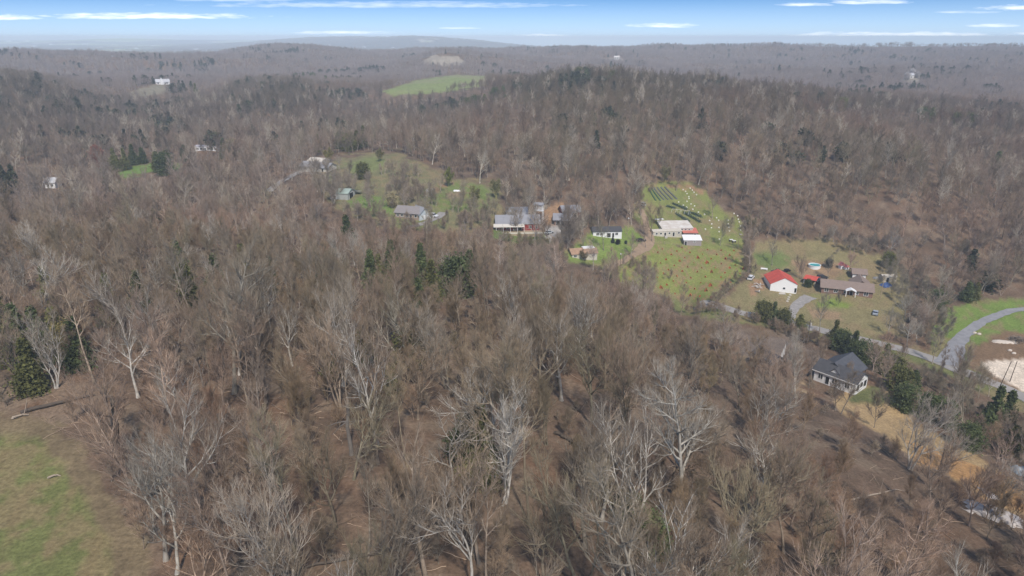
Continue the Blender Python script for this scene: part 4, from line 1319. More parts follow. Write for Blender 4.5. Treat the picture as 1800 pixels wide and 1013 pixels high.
b_ = MB(); b_.tube([(0, 0, 1.5), (8.8, 0, 1.5)], .05, 5); b_.build('ridge_bar', WHITEP, o)
for i, (px, py) in enumerate([(1285, 425), (1290, 427)]):
    o = empty('feed_stand', hit(px, py), .3 * i, ['white topped feed stand at the lower end of the barrel lines, left one of two', 'white topped feed stand at the lower end of the barrel lines, right one of two'][i], 'stand')
    b_ = MB(); b_.box(-.8, .8, -.6, .6, 1.0, 1.12); b_.build('table_top', WHITEP, o)
    for sx in (-.7, .7):
        b_ = MB(); b_.box(sx - .05, sx + .05, -.5, .5, -.2, 1.0); b_.build('leg', WOODD, o)

# rail fences of the farm
def fence(name, label, pix, h=1.2, step=3.0, m=WOODD, rails=2):
    P = [hit(*q) for q in pix]
    o = empty(name, P[0], 0, label, 'fence')
    posts = []
    for a, b in zip(P[:-1], P[1:]):
        n = max(1, int((b - a).to_2d().length / step))
        posts += [a.lerp(b, k / n) for k in range(n)]
    posts.append(P[-1])
    posts = [Vector((q.x, q.y, tz(q.x, q.y))) - P[0] for q in posts]
    for q in posts:
        b_ = MB(); b_.box(q.x - .07, q.x + .07, q.y - .07, q.y + .07, q.z - .4, q.z + h); b_.build('post', m, o)
    for k in range(rails):
        b_ = MB()
        b_.tube([q + Vector((0, 0, h * (k + 1) / rails - .12)) for q in posts], .035, 4)
        b_.build('rail', m, o)


fence('wire_fence', 'thin dark fence along the shrubby right edge of the pen field', [(1258, 534), (1314, 478), (1311, 440)], 1.3)
fence('rail_fence', 'timber rail fence between the trailer home yard and the pen field', [(1150, 430), (1168, 429), (1200, 434)], 1.2, m=WOODL)
# buzzard over the far hills
b_ = MB()
b_.poly([(0, 0, 0), (-.25, .3, .06), (-.8, .25, .2), (-.75, .0, .18), (-.2, -.15, .04)], [(0, 1, 2, 3, 4)])
b_.poly([(0, 0, 0), (.25, .3, .06), (.8, .25, .2), (.75, .0, .18), (.2, -.15, .04)], [(4, 3, 2, 1, 0)])
b_.lathe([(.03, -.05), (.11, 0), (.11, .06), (.03, .12)], 8, 1.0, 3.2)
d = ray(1247, 102)
tag(b_.build('bird', mat('black_feathers', (.02, .02, .02), .8), loc=Vector(d * 290 / np.linalg.norm(d)) + Vector((0, 0, CAM_Z))), 'black bird gliding in front of the far wooded ridge', 'bird')


# ------------------------------------------------------------------ trees: grown branch by branch
def tint_mat(name, mul, rough=.9, var=.35, scale=2.0, add=(0, 0, 0), spec=.1, translucent=False):
    m = bpy.data.materials.new(name)
    m.use_nodes = True
    t = m.node_tree
    b = t.nodes['Principled BSDF']
    a = nd(t, 'ShaderNodeAttribute', attribute_type='INSTANCER', attribute_name='tint')
    co = nd(t, 'ShaderNodeTexCoord')
    n = nd(t, 'ShaderNodeTexNoise')
    n.inputs['Scale'].default_value = scale
    n.inputs['Detail'].default_value = 4
    t.links.new(co.outputs['Object'], n.inputs['Vector'])
    mr = nd(t, 'ShaderNodeMapRange')
    mr.inputs['From Min'].default_value = .3
    mr.inputs['From Max'].default_value = .7
    mr.inputs['To Min'].default_value = 1 - var
    mr.inputs['To Max'].default_value = 1 + var
    t.links.new(n.outputs['Fac'], mr.inputs['Value'])
    v = nd(t, 'ShaderNodeVectorMath', operation='MULTIPLY')
    v.inputs[1].default_value = mul
    t.links.new(a.outputs['Color'], v.inputs[0])
    s = nd(t, 'ShaderNodeVectorMath', operation='SCALE')
    t.links.new(v.outputs[0], s.inputs[0])
    t.links.new(mr.outputs[0], s.inputs['Scale'])
    t.links.new(s.outputs[0], b.inputs['Base Color'])
    b.inputs['Roughness'].default_value = rough
    b.inputs['Specular IOR Level'].default_value = spec
    if translucent:
        tr = nd(t, 'ShaderNodeBsdfTranslucent')
        t.links.new(s.outputs[0], tr.inputs['Color'])
        mx = nd(t, 'ShaderNodeMixShader')
        mx.inputs[0].default_value = .3
        t.links.new(b.outputs[0], mx.inputs[1])
        t.links.new(tr.outputs[0], mx.inputs[2])
        t.links.new(mx.outputs[0], t.nodes['Material Output'].inputs['Surface'])
    return m


BARK = tint_mat('tree_bark', (1.5, 1.48, 1.42), var=.4, scale=1.2)
TWIG = tint_mat('tree_twigs', (1.55, 1.42, 1.25), var=.2, scale=.6)
LEAFM = tint_mat('evergreen_foliage', (1, 1, 1), var=.5, scale=.7, translucent=True)


def unit(a):
    return a / (np.linalg.norm(a, axis=-1, keepdims=True) + 1e-9)


def tubes(P, Rd, k):
    """many polylines at once -> verts, quads"""
    B, n, _ = P.shape
    T = unit(np.gradient(P, axis=1))
    ref = np.where(np.abs(T[:, :1, 2:3]) > .8, np.array([[[1., .2, 0.]]]), np.array([[[.1, .2, 1.]]]))
    U = unit(np.cross(T, np.broadcast_to(ref, T.shape)))
    V = np.cross(T, U)
    an = np.arange(k) * 2 * np.pi / k
    vs = P[:, :, None] + Rd[:, :, None, None] * (np.cos(an)[None, None, :, None] * U[:, :, None] + np.sin(an)[None, None, :, None] * V[:, :, None])
    base = (np.arange(B) * n * k)[:, None, None] + (np.arange(n - 1) * k)[None, :, None]
    j = np.arange(k)[None, None]
    j2 = (j + 1) % k
    q = np.stack([base + j, base + j2, base + k + j2, base + k + j], -1).reshape(-1, 4)
    return vs.reshape(-1, 3), q


def grow(rg, P, Rd, cnt, t0, t1, ang, lenf, npt, up, wob, rs, re, tip=True):
    """children of every polyline in P: cnt each; lenf(parent length, t) -> length"""
    B, n, _ = P.shape
    plen = np.linalg.norm(np.diff(P, axis=1), axis=2).sum(1)
    t = (np.arange(cnt)[None] + rg.random((B, cnt))) / cnt
    t = t0 + (t1 - t0) * t
    if tip:
        t[:, -1] = 1.0
    f = t * (n - 1)
    i = np.minimum(f.astype(int), n - 2)
    u = (f - i)[..., None]
    bi = np.arange(B)[:, None]
    pos = P[bi, i] * (1 - u) + P[bi, i + 1] * u
    dr = unit(P[bi, i + 1] - P[bi, i])
    rad = Rd[bi, i] * (1 - u[..., 0]) + Rd[bi, i + 1] * u[..., 0]
    az = (np.arange(cnt)[None] * 2.4 + rg.random((B, 1)) * 6.3 + rg.normal(0, .5, (B, cnt)))
    ref = np.where(np.abs(dr[..., 2:3]) > .9, np.array([1., 0, 0]), np.array([0, 0, 1.]))
    e1 = unit(np.cross(dr, ref))
    e2 = np.cross(dr, e1)
    a = rg.uniform(ang[0], ang[1], (B, cnt))
    if tip:
        a[:, -1] *= .35
    d = np.cos(a)[..., None] * dr + np.sin(a)[..., None] * (np.cos(az)[..., None] * e1 + np.sin(az)[..., None] * e2)
    L = lenf(plen[:, None], t) * rg.uniform(.7, 1.25, (B, cnt))
    M = B * cnt
    pos, d, L, rad = pos.reshape(M, 3), d.reshape(M, 3), L.reshape(M), rad.reshape(M)
    Q = np.empty((M, npt, 3))
    Q[:, 0] = pos
    st = L / (npt - 1)
    for s in range(1, npt):
        d = unit(d + np.array([0, 0, up]) + rg.normal(0, wob, (M, 3)))
        Q[:, s] = Q[:, s - 1] + d * st[:, None]
    r0 = np.minimum(rad * .8, rs * (.6 + .4 * L / (L.mean() + 1e-6)))
    w = np.linspace(0, 1, npt)[None]
    return Q, r0[:, None] * (1 - w) + np.minimum(re, r0)[:, None] * w


def make_tree(seed, H, style, lod):
    """returns trunk (verts, quads), crown (verts, quads)"""
    rg = np.random.default_rng(seed)
    nst = {'vase': rg.integers(2, 5)}.get(style, 1)
    n = 9
    hf = {'spread': .62, 'tall': .93, 'vase': .72, 'pale': .7, 'sapling': .95, 'lean': .75, 'broad': .5, 'slim': .9}[style]
    tr, rd = [], []
    fat = {0: 1, 1: 1.25, 2: 1.7}[lod]
    for s in range(nst):
        d = np.array([0, 0, 1.0])
        if style in ('vase',):
            a = rg.random() * 6.3
            d = unit(np.array([math.cos(a) * .28, math.sin(a) * .28, 1.0]))
        if style == 'lean':
            a = rg.random() * 6.3
            d = unit(np.array([math.cos(a) * .3, math.sin(a) * .3, 1.0]))
        p = np.zeros((n, 3))
        p[0, 2] = -.6
        p[0, :2] = rg.normal(0, .15, 2) if nst > 1 else 0
        for i in range(1, n):
            d = unit(d + np.array([0, 0, .05]) + rg.normal(0, .07 if style != 'pale' else .13, 3))
            p[i] = p[i - 1] + d * (H * hf + .6) / (n - 1)
        tr.append(p)
        r0 = H * (.0125 if nst == 1 else .0095) * rg.uniform(.85, 1.2) * ({'sapling': .6, 'slim': .75}.get(style, 1)) * (1.3 if style == 'broad' else 1) * fat ** .5
        q = np.linspace(0, 1, n)
        rr_ = r0 * (1 - q) ** .8 * .75 + r0 * .25 * (1 - .6 * q)
        rr_[0] *= 1.7
        rd.append(rr_)
    P0, R0 = np.array(tr), np.array(rd)
    par = {  # limbs, start, angle, length factor, upward pull, wobble
        'spread': (10, .35, (.45, .95), .62, .13, .10), 'tall': (16, .32, (.6, 1.05), .30, .10, .08), 'vase': (7, .22, (.35, .75), .52, .12, .09),
        'pale': (9, .35, (.5, 1.1), .55, .10, .20), 'sapling': (12, .2, (.45, .85), .33, .10, .08), 'lean': (10, .3, (.4, .95), .5, .16, .11), 'broad': (11, .3, (.6, 1.15), .95, .13, .11), 'slim': (9, .5, (.5, .9), .24, .12, .10)}[style]
    c0 = par[0] if lod < 2 else max(5, par[0] // 2)
    P1, R1 = grow(rg, P0, R0, c0, par[1], 1, par[2], lambda L, t: L * par[3] * (1.15 - .6 * t), 6, par[4], par[5], H * .0062 * fat, .022 * fat)
    tv = [tubes(P0, R0, 8 if lod == 0 else 5)]
    cv = []
    if lod == 0:
        P2, R2 = grow(rg, P1, R1, 7, .2, 1, (.35, .9), lambda L, t: L * .46 * (1.2 - .6 * t), 5, .10, .11, .042, .018)
        P3, R3 = grow(rg, P2, R2, 6, .15, 1, (.28, .7), lambda L, t: np.maximum(L * .58, .9) * (1.15 - .5 * t), 4, .13, .07, .024, .013)
        P4, R4 = grow(rg, P3, R3, 4, .12, 1, (.22, .6), lambda L, t: np.maximum(L * .58, .6) * (1.15 - .4 * t), 3, .12, .06, .0095, .0065)
        tv += [tubes(P1, R1, 6), tubes(P2, R2 * 1.3, 4)]
        cv += [tubes(P3, R3, 3), tubes(P4, R4, 3)]
    elif lod == 1:
        P2, R2 = grow(rg, P1, R1, 7, .2, 1, (.35, .9), lambda L, t: L * .5 * (1.2 - .6 * t), 4, .10, .11, .05, .025)
        P3, R3 = grow(rg, P2, R2, 8, .1, 1, (.3, .85), lambda L, t: np.maximum(L * .55, 1.0) * (1.15 - .5 * t), 3, .10, .12, .034, .022)
        tv += [tubes(P1, R1, 4)]
        cv += [tubes(P2, R2, 3), tubes(P3, R3, 3)]
    else:
        P2, R2 = grow(rg, P1, R1, 16, .1, 1, (.3, 1.0), lambda L, t: L * .6 * (1.2 - .5 * t), 3, .10, .12, .055, .035)
        tv += [tubes(P1, R1, 3)]
        cv += [tubes(P2, R2, 3)]

    def cat(L):
        vs, qs, o = [], [], 0
        for v_, q_ in L:
            vs.append(v_)
            qs.append(q_ + o)
            o += len(v_)
        return np.concatenate(vs), np.concatenate(qs)
    return cat(tv), cat(cv)


def leaf_cloud(rg, C, size, flat=.0):
    """one small bent leaf-spray (two triangles' quad) at each centre"""
    n = len(C)
    d = unit(rg.normal(0, 1, (n, 3)) * np.array([1, 1, .7]))
    e = unit(np.cross(d, rg.normal(0, 1, (n, 3))))
    s = size * rg.uniform(.6, 1.4, (n, 1))
    v = np.stack([C - e * s * .5, C + d * s * .55, C + e * s * .5 + d * s * .2, C - d * s * .6], 1)
    return v.reshape(-1, 3), np.arange(n * 4).reshape(n, 4)


def make_cedar(seed, H, wide, count, size, kind='cone'):
    rg = np.random.default_rng(seed)
    Rm = H * wide
    nb = 26 if count > 900 else 12           # boughs: each carries its own clump, so the outline stays ragged
    hb = np.sort(rg.random(nb)) ** .85
    C = []
    for i in range(nb):
        h = .06 + .92 * hb[i]
        r_here = Rm * (1 - h) ** .75 * 1.05 if kind == 'cone' else Rm * math.sqrt(max(.02, 1 - (2 * h - 1) ** 2))
        a = i * 2.4 + rg.normal(0, .4)
        rr_ = r_here * rg.uniform(.35, .95)
        c = np.array([math.cos(a) * rr_, math.sin(a) * rr_, h * H])
        m = count // nb
        sp = max(.10 * Rm, r_here * .34)
        C.append(c + rg.normal(0, 1, (m, 3)) * np.array([sp, sp, sp * .9 + .02 * H]))
    m = count // 5
    h = rg.random(m) ** 1.1
    rr_ = Rm * .45 * (1 - h) * np.sqrt(rg.random(m))
    a = rg.random(m) * 6.283
    C.append(np.stack([rr_ * np.cos(a), rr_ * np.sin(a), (.08 + .94 * h) * H], -1))
    C = np.concatenate(C)
    C[:, 2] = np.maximum(C[:, 2], .25)
    P = np.array([[[0, 0, -.5], [rg.normal(0, .05), 0, H * .45], [0, 0, H * .93]]])
    Rt = np.array([[H * .018, H * .011, .02]])
    return tubes(P, Rt, 6), leaf_cloud(rg, C, size)


STY = [('spread', 19), ('tall', 21), ('vase', 18), ('spread', 17), ('pale', 18), ('tall', 19), ('lean', 17), ('vase', 16), ('broad', 17), ('spread', 20), ('sapling', 8), ('sapling', 10),
       ('tall', 22), ('spread', 16), ('vase', 20), ('lean', 19), ('slim', 18), ('slim', 20), ('broad', 15), ('spread', 18)]
LIB = bpy.data.collections.new('forest_library')
NEAR = []                 # (trunk mesh, crown mesh, style, height)
lib_names = []


def lib_add(name, parts_, mats_):
    vs, qs, mi, o = [], [], [], 0
    for (v_, q_), k in parts_:
        vs.append(v_)
        qs.append(q_ + o)
        mi.append(np.full(len(q_), k))
        o += len(v_)
    me = new_mesh(name, np.concatenate(vs), np.concatenate(qs), mats_, True, np.concatenate(mi))
    LIB.objects.link(bpy.data.objects.new(name, me))
    lib_names.append(name)


idx = 0
NEAR_IDX, MID_IDX, FAR_IDX = [], [], []
for i, (sty, h) in enumerate(STY):
    tk, cr = make_tree(100 + i, h, sty, 0)
    NEAR.append((new_mesh('trunk', *tk, [BARK], True), new_mesh('crown', *cr, [TWIG], True), sty, h))
    lib_add(f'a{i:02d}_bare_tree', [(tk, 0), (cr, 1)], [BARK, TWIG])
    NEAR_IDX.append(len(lib_names) - 1)
for i, (sty, h) in enumerate(STY[:8]):
    tk, cr = make_tree(200 + i, h, sty, 1)
    lib_add(f'b{i:02d}_bare_tree', [(tk, 0), (cr, 1)], [BARK, TWIG])
    MID_IDX.append(len(lib_names) - 1)
for i, (sty, h) in enumerate([('spread', 15), ('spread', 15), ('broad', 14), ('vase', 14)]):
    tk, cr = make_tree(300 + i, h, sty, 2)
    lib_add(f'c{i:02d}_bare_tree', [(tk, 0), (cr, 1)], [BARK, TWIG])
    FAR_IDX.append(len(lib_names) - 1)
CEDAR = []
for i, (h, wde, k) in enumerate([(11, .24, 'cone'), (9, .30, 'cone'), (8, .42, 'round'), (13, .20, 'cone')]):
    tk, cr = make_cedar(400 + i, h, wde, 5200, .42, k)
    CEDAR.append((new_mesh('trunk', *tk, [BARK], True), new_mesh('crown', *cr, [LEAFM], False), k, h))
CED_IDX = []
for i, (h, wde, k) in enumerate([(11, .26, 'cone'), (9, .40, 'round')]):
    tk, cr = make_cedar(450 + i, h, wde, 500, 1.15, k)
    lib_add(f'd{i:02d}_evergreen', [(tk, 0), (cr, 1)], [BARK, LEAFM])
    CED_IDX.append(len(lib_names) - 1)
# far woodlot clump
rgc = np.random.default_rng(5)
clv, clq, o_ = [], [], 0
for k in range(10):
    tk, cr = make_tree(500 + k, 14, 'spread', 2)
    for v_, q_ in (tk, cr):
        clv.append(v_ * np.array([1.4, 1.4, 1]) + np.array([rgc.uniform(-26, 26), rgc.uniform(-22, 22), 0]))
        clq.append(q_ + o_)
        o_ += len(v_)
lib_add('e00_woodlot', [((np.concatenate(clv), np.concatenate(clq)), 0)], [TWIG])
CLUMP_IDX = [len(lib_names) - 1]

TINTS = np.array([(.20, .168, .145), (.185, .140, .115), (.225, .175, .150), (.255, .235, .215), (.205, .165, .12), (.165, .15, .14), (.235, .185, .15), (.19, .18, .13)])


def wood_points(r0, r1, space, half=R(50), seed=1):
    """jittered grid of spots between two distances"""
    rg = np.random.default_rng(seed)
    n = int(r1 / space) + 2
    ux, uy = np.meshgrid(np.arange(-n, n + 1), np.arange(-2, n + 1))
    x = (ux.ravel() + .5 * (uy.ravel() % 2) + rg.uniform(-.46, .46, ux.size)) * space
    y = (uy.ravel() + rg.uniform(-.46, .46, ux.size)) * space
    r = np.hypot(x, y)
    k = (r > r0) & (r < r1) & (np.abs(np.arctan2(x, y)) < half)
    return x[k], y[k]


# kinds of spot: x, y, z, lib index, scale, rot, tint
FX, FI, FS, FR, FT = [], [], [], [], []


def add_wood(x, y, z, ids, smin, smax, tint, seed):
    rg = np.random.default_rng(seed)
    n = len(x)
    FX.append(np.stack([x, y, z], -1))
    FI.append(rg.choice(ids, n))
    s = rg.uniform(smin, smax, n) * (.70 + .6 * fbm(x / 48, y / 48, 2, 97))
    FS.append(np.stack([s * rg.uniform(.9, 1.1, n), s * rg.uniform(.9, 1.1, n), s * rg.uniform(.9, 1.12, n)], -1))
    FR.append(rg.uniform(0, 6.283, n))
    FT.append(tint)


def ridge_pos(x, y):
    d_ = 60 + .09 * np.hypot(x, y)
    return (terrain(x, y) - sum(terrain(x + d_ * math.cos(k * 1.047), y + d_ * math.sin(k * 1.047)) for k in range(6)) / 6) / (1.5 + .012 * d_)


def wood_tint(x, y, rg, patch=45):
    """stands share a colour; single trees stray from it"""
    n = len(x)
    a = fbm(x / patch, y / patch, 3, 61)
    b_ = fbm(x / (patch * .6) + 50, y / (patch * .6), 3, 67)
    base = np.array((.205, .165, .138))[None] * np.ones((n, 1))
    red = smooth(a, .5, .68)[:, None]
    base = base * (1 - .8 * red) + np.array((.205, .138, .108)) * .8 * red
    gr_ = smooth(b_, .55, .72)[:, None]
    base = base * (1 - .8 * gr_) + np.array((.215, .190, .145)) * .8 * gr_
    pick = TINTS[rg.integers(0, len(TINTS), n)]
    w = rg.uniform(.1, .7, (n, 1)) * (1 - .65 * smooth(np.hypot(x, y), 420, 650)[:, None])
    d_ = 60 + .09 * np.hypot(x, y)
    tp = terrain(x, y) - sum(terrain(x + d_ * math.cos(k * 1.047), y + d_ * math.sin(k * 1.047)) for k in range(6)) / 6
    tp = tp / (1.5 + .012 * d_)
    rid, val = smooth(tp, .2, 1.6)[:, None], smooth(-tp, .2, 1.6)[:, None]
    base = base * (1 - .8 * rid) + np.array((.140, .124, .088)) * .8 * rid          # oak and pine on the tops
    base = base * (1 - .6 * val) + np.array((.205, .178, .165)) * .6 * val          # ash and sycamore in the hollows
    haze_w = smooth(np.hypot(x, y), 930, 1150)[:, None] * .85
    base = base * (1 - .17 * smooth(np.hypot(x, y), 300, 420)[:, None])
    rr0 = np.hypot(x, y)
    gl = (smooth(-np.arctan2(x, y), .12, .4) * smooth(rr0, 290, 380))[:, None] * .5
    base = base * (1 - gl) + np.array((.186, .170, .164)) * gl          # greyer ash woods of the left valley
    base = base * (1 - .27 * (smooth(rr0, 500, 700) * (1 - smooth(rr0, 930, 1050)))[:, None])      # hill band darkened in colour to set it off from the haze behind
    base = base * (1 - haze_w) + np.array((.188, .170, .184)) * haze_w  # distance haze put into the tint: far crowns turn lilac
    tone = .80 + .42 * fbm(x / 30 + 7, y / 30, 3, 71)[:, None]
    fs = smooth(np.hypot(x, y), 420, 650)[:, None]
    vr = rg.uniform(-1, 1, (n, 1)) * (.22 - .13 * fs) + 1.02
    return (base * (1 - w) + pick * w) * vr * tone


LIBH = {}
for i_, (sty, h) in enumerate(STY):
    LIBH[NEAR_IDX[i_]] = h
for i_, (sty, h) in enumerate(STY[:8]):
    LIBH[MID_IDX[i_]] = h
for i_ in FAR_IDX:
    LIBH[i_] = 15
for i_ in CED_IDX:
    LIBH[i_] = 10

# places the wood leaves open to the hilltop: columns and rows of the view, distance, share of the trees that still stand in front
SIGHT = [(1425, 1540, 692, 155, .02), (1470, 1560, 760, 140, .1), (1540, 1700, 835, 118, .3), (1690, 1830, 905, 98, .35), (1318, 1382, 645, 172, .3),
         (765, 840, 508, 162, .25), (640, 765, 502, 162, .45), (596, 626, 436, 190, .35), (0, 150, 640, 118, .45), (1195, 1340, 558, 228, .25), (1340, 1480, 594, 222, .15), (1480, 1640, 640, 200, .12), (1640, 1830, 712, 178, .1), (1330, 1590, 575, 236, .05), (1650, 1830, 640, 186, .08),
         (1150, 1312, 515, 236, .04), (1190, 1270, 530, 236, .06), (1070, 1150, 474, 246, .08), (1000, 1055, 460, 282, .05), (868, 1002, 414, 288, .05), (690, 792, 398, 290, .06),
         (575, 702, 374, 312, .06), (520, 582, 304, 385, .45), (470, 532, 330, 345, .3), (738, 872, 364, 312, .06), (196, 322, 309, 405, .1), (338, 388, 269, 445, .12), (78, 102, 334, 345, .15), (-6, 18, 340, 345, .15),
         (262, 308, 156, 900, .06), (674, 858, 163, 860, .04), (744, 820, 113, 1330, .2), (1584, 1616, 150, 900, .1), (1074, 1092, 107, 1500, .1)]


def in_sight(x, y, z, h, rg):
    """True for trees that would close one of the views"""
    px, pt, f = project(x, y, z + h)
    hw = .2 * h * FOC / f
    r = y
    bad = np.zeros(len(x), bool)
    for (x0, x1, yb, dist, share) in SIGHT:
        bad |= (px + hw > x0) & (px - hw < x1) & (pt < yb) & (r < dist) & (rg.random(len(x)) > share)
    return bad


# ------------------------------------------------------------------ the woods
rgF = np.random.default_rng(77)
CAND = []                                # nearby trees: candidates for objects of their own
x, y = wood_points(40, 285, 7.0, R(56), 21)
z = terrain(x, y)
dens = fbm(x / 22, y / 22, 3, 15)
keep = ~open_ground(x, y, z) & (dens > .30) & (rgF.random(len(x)) < .93)
x, y, z = x[keep], y[keep], z[keep]
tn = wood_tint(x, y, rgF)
for i in range(len(x)):
    pale = rgF.random() < .13
    k = int(rgF.choice([4, 2, 0, 9])) if pale else int(rgF.choice([0, 1, 2, 3, 5, 6, 7, 8, 9, 12, 13, 14, 15, 16, 17, 16, 17, 18, 19], 1)[0])
    s = rgF.uniform(.74, 1.1) * (1 - .28 * smooth(math.hypot(x[i], y[i]), 125, 185))
    tt = np.array((.29, .275, .255)) * rgF.uniform(.85, 1.15) if pale else tn[i]
    CAND.append([x[i], y[i], z[i], k, s, rgF.uniform(0, 6.283), tt, pale])
# young growth between them
x, y = wood_points(42, 285, 5.0, R(56), 22)
z = terrain(x, y)
keep = ~open_ground(x, y, z, 0) & (fbm(x / 16, y / 16, 3, 19) > .44) & (rgF.random(len(x)) < .6)
x, y, z = x[keep], y[keep], z[keep]
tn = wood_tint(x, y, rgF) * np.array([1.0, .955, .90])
for i in range(len(x)):
    CAND.append([x[i], y[i], z[i], int(rgF.choice([10, 11])), rgF.uniform(.5, 1.0), rgF.uniform(0, 6.283), tn[i], False])

N_OWN = 290
_c = np.array([[c[0], c[1], c[2], NEAR[c[3]][3] * c[4]] for c in CAND])
_b = in_sight(_c[:, 0], _c[:, 1], _c[:, 2], _c[:, 3], np.random.default_rng(3))
_r = np.hypot(_c[:, 0], _c[:, 1])
_px = project(_c[:, 0], _c[:, 1], _c[:, 2])[0]
_thin = np.random.default_rng(4).random(len(_c)) < np.where(_r < 112, .20, 0) * np.where(_px < 1250, 1, .5)     # the slope below the hilltop is open wood
CAND = [c for c, k in zip(CAND, ~(_b | _thin)) if k]


def screen_size(c):
    px, py, f = project(c[0], c[1], c[2] + NEAR[c[3]][3] * c[4] * .6)
    h = NEAR[c[3]][3] * c[4]
    s = h * FOC / f
    inside = (-s * .3 < px < 1800 + s * .3) and (py - s * .45 < 1000)
    return float(s) if inside else 0.0


sz = np.array([screen_size(c) for c in CAND])
order = np.argsort(-sz)
own = [i for i in order[:N_OWN] if sz[i] > 0]
ownset = set(own)
rest = [c for i, c in enumerate(CAND) if i not in ownset]
FX.append(np.array([[c[0], c[1], c[2]] for c in rest]))
FI.append(np.array([NEAR_IDX[c[3]] for c in rest]))
FS.append(np.array([[c[4]] * 3 for c in rest]))
FR.append(np.array([c[5] for c in rest]))
FT.append(np.array([c[6] for c in rest]))

for (r0, r1, sp, ids, smin, smax, sd_) in ((285, 480, 6.4, MID_IDX, .62, .95, 31), (480, 900, 6.4, MID_IDX[:6], .52, .78, 32), (900, 1500, 8.0, FAR_IDX, .68, .92, 33), (1500, 2700, 11.0, FAR_IDX, .8, 1.1, 34)):
    x, y = wood_points(r0, r1, sp, R(50), sd_)
    z = terrain(x, y)
    keep = ~open_ground(x, y, z, 1.0)
    px, py, f = project(x, y, z + 15)
    keep &= (px > -350) & (px < 2150)
    x, y, z = x[keep], y[keep], z[keep]
    if r0 < 900:                          # thin patches and young stands break the cover
        hole = (fbm(x / 26, y / 26, 3, 83) > .60) & (rgF.random(len(x)) < .65)
        x, y, z = x[~hole], y[~hole], z[~hole]
    bad = in_sight(x, y, z, np.full(len(x), 13.0 if r0 < 900 else 15.0), np.random.default_rng(sd_))
    x, y, z = x[~bad], y[~bad], z[~bad]
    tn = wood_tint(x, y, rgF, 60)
    ever = (fbm(x / 70, y / 70, 3, 29) > .715) & (rgF.random(len(x)) < .4) & (np.hypot(x, y) > 420) | (rgF.random(len(x)) < .002)
    ever |= (ridge_pos(x, y) > .9) & (rgF.random(len(x)) < .05) & (fbm(x / 45, y / 45, 3, 37) > .5) & (np.hypot(x, y) > 420)
    if r0 < 500:
        pl = rgF.random(len(x)) < .10
        tn[pl] = np.array((.31, .285, .25)) * rgF.uniform(.8, 1.2, (int(pl.sum()), 1))
        dk = rgF.random(len(x)) < .18
        tn[dk] *= .62
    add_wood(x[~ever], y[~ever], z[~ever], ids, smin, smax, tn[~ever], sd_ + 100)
    add_wood(x[ever], y[ever], z[ever], CED_IDX, .75, 1.15, np.array((.078, .086, .052))[None] * rgF.uniform(.7, 1.3, (int(ever.sum()), 1)), sd_ + 200)
# woodlots of the far plain
x, y = wood_points(2700, 9000, 62, R(44), 41)
k = (fbm(x / 420, y / 700, 3, 91) < .53)
x, y = x[k], y[k]
add_wood(x, y, terrain(x, y), CLUMP_IDX, .8, 1.3, np.array((.16, .14, .12))[None] * rgF.uniform(.7, 1.2, (len(x), 1)), 141)


def scatter(name, co, ids, scl, rot, tint, coll, kind='stuff'):
    me = bpy.data.meshes.new(name)
    me.vertices.add(len(co))
    me.vertices.foreach_set('co', np.asarray(co, np.float32).ravel())
    for nm, typ, dat in (('pick', 'INT', ids), ('turn', 'FLOAT', rot)):
        me.attributes.new(nm, typ, 'POINT').data.foreach_set('value', np.asarray(dat, np.int32 if typ == 'INT' else np.float32))
    for nm, dat in (('size', scl), ('tint', tint)):
        me.attributes.new(nm, 'FLOAT_VECTOR', 'POINT').data.foreach_set('vector', np.asarray(dat, np.float32).ravel())
    me.update()
    o = link(name, me)
    g = bpy.data.node_groups.new(name, 'GeometryNodeTree')
    g.interface.new_socket('Geometry', in_out='INPUT', socket_type='NodeSocketGeometry')
    g.interface.new_socket('Geometry', in_out='OUTPUT', socket_type='NodeSocketGeometry')
    gi, go = g.nodes.new('NodeGroupInput'), g.nodes.new('NodeGroupOutput')
    ip = g.nodes.new('GeometryNodeInstanceOnPoints')
    ci = g.nodes.new('GeometryNodeCollectionInfo')
    ci.inputs['Collection'].default_value = coll
    ci.inputs['Separate Children'].default_value = True
    ci.inputs['Reset Children'].default_value = True

    def attr(nm, typ):
        a = g.nodes.new('GeometryNodeInputNamedAttribute')
        a.data_type = typ
        a.inputs['Name'].default_value = nm
        return a.outputs['Attribute']
    cx = g.nodes.new('ShaderNodeCombineXYZ')
    g.links.new(attr('turn', 'FLOAT'), cx.inputs['Z'])
    er = g.nodes.new('FunctionNodeEulerToRotation')
    g.links.new(cx.outputs[0], er.inputs[0])
    g.links.new(gi.outputs[0], ip.inputs['Points'])
    g.links.new(ci.outputs[0], ip.inputs['Instance'])
    ip.inputs['Pick Instance'].default_value = True
    g.links.new(attr('pick', 'INT'), ip.inputs['Instance Index'])
    g.links.new(er.outputs[0], ip.inputs['Rotation'])
    g.links.new(attr('size', 'FLOAT_VECTOR'), ip.inputs['Scale'])
    g.links.new(ip.outputs[0], go.inputs[0])
    md = o.modifiers.new('scatter', 'NODES')
    md.node_group = g
    o['kind'] = kind
    return o


fco = np.concatenate(FX)
print('forest instances', len(fco), 'own', len(own))
fo = scatter('forest', fco, np.concatenate(FI), np.concatenate(FS), np.concatenate(FR), np.concatenate(FT), LIB)
fo['label'] = 'bare grey and brown deciduous woods covering the hills behind the nearer trees'


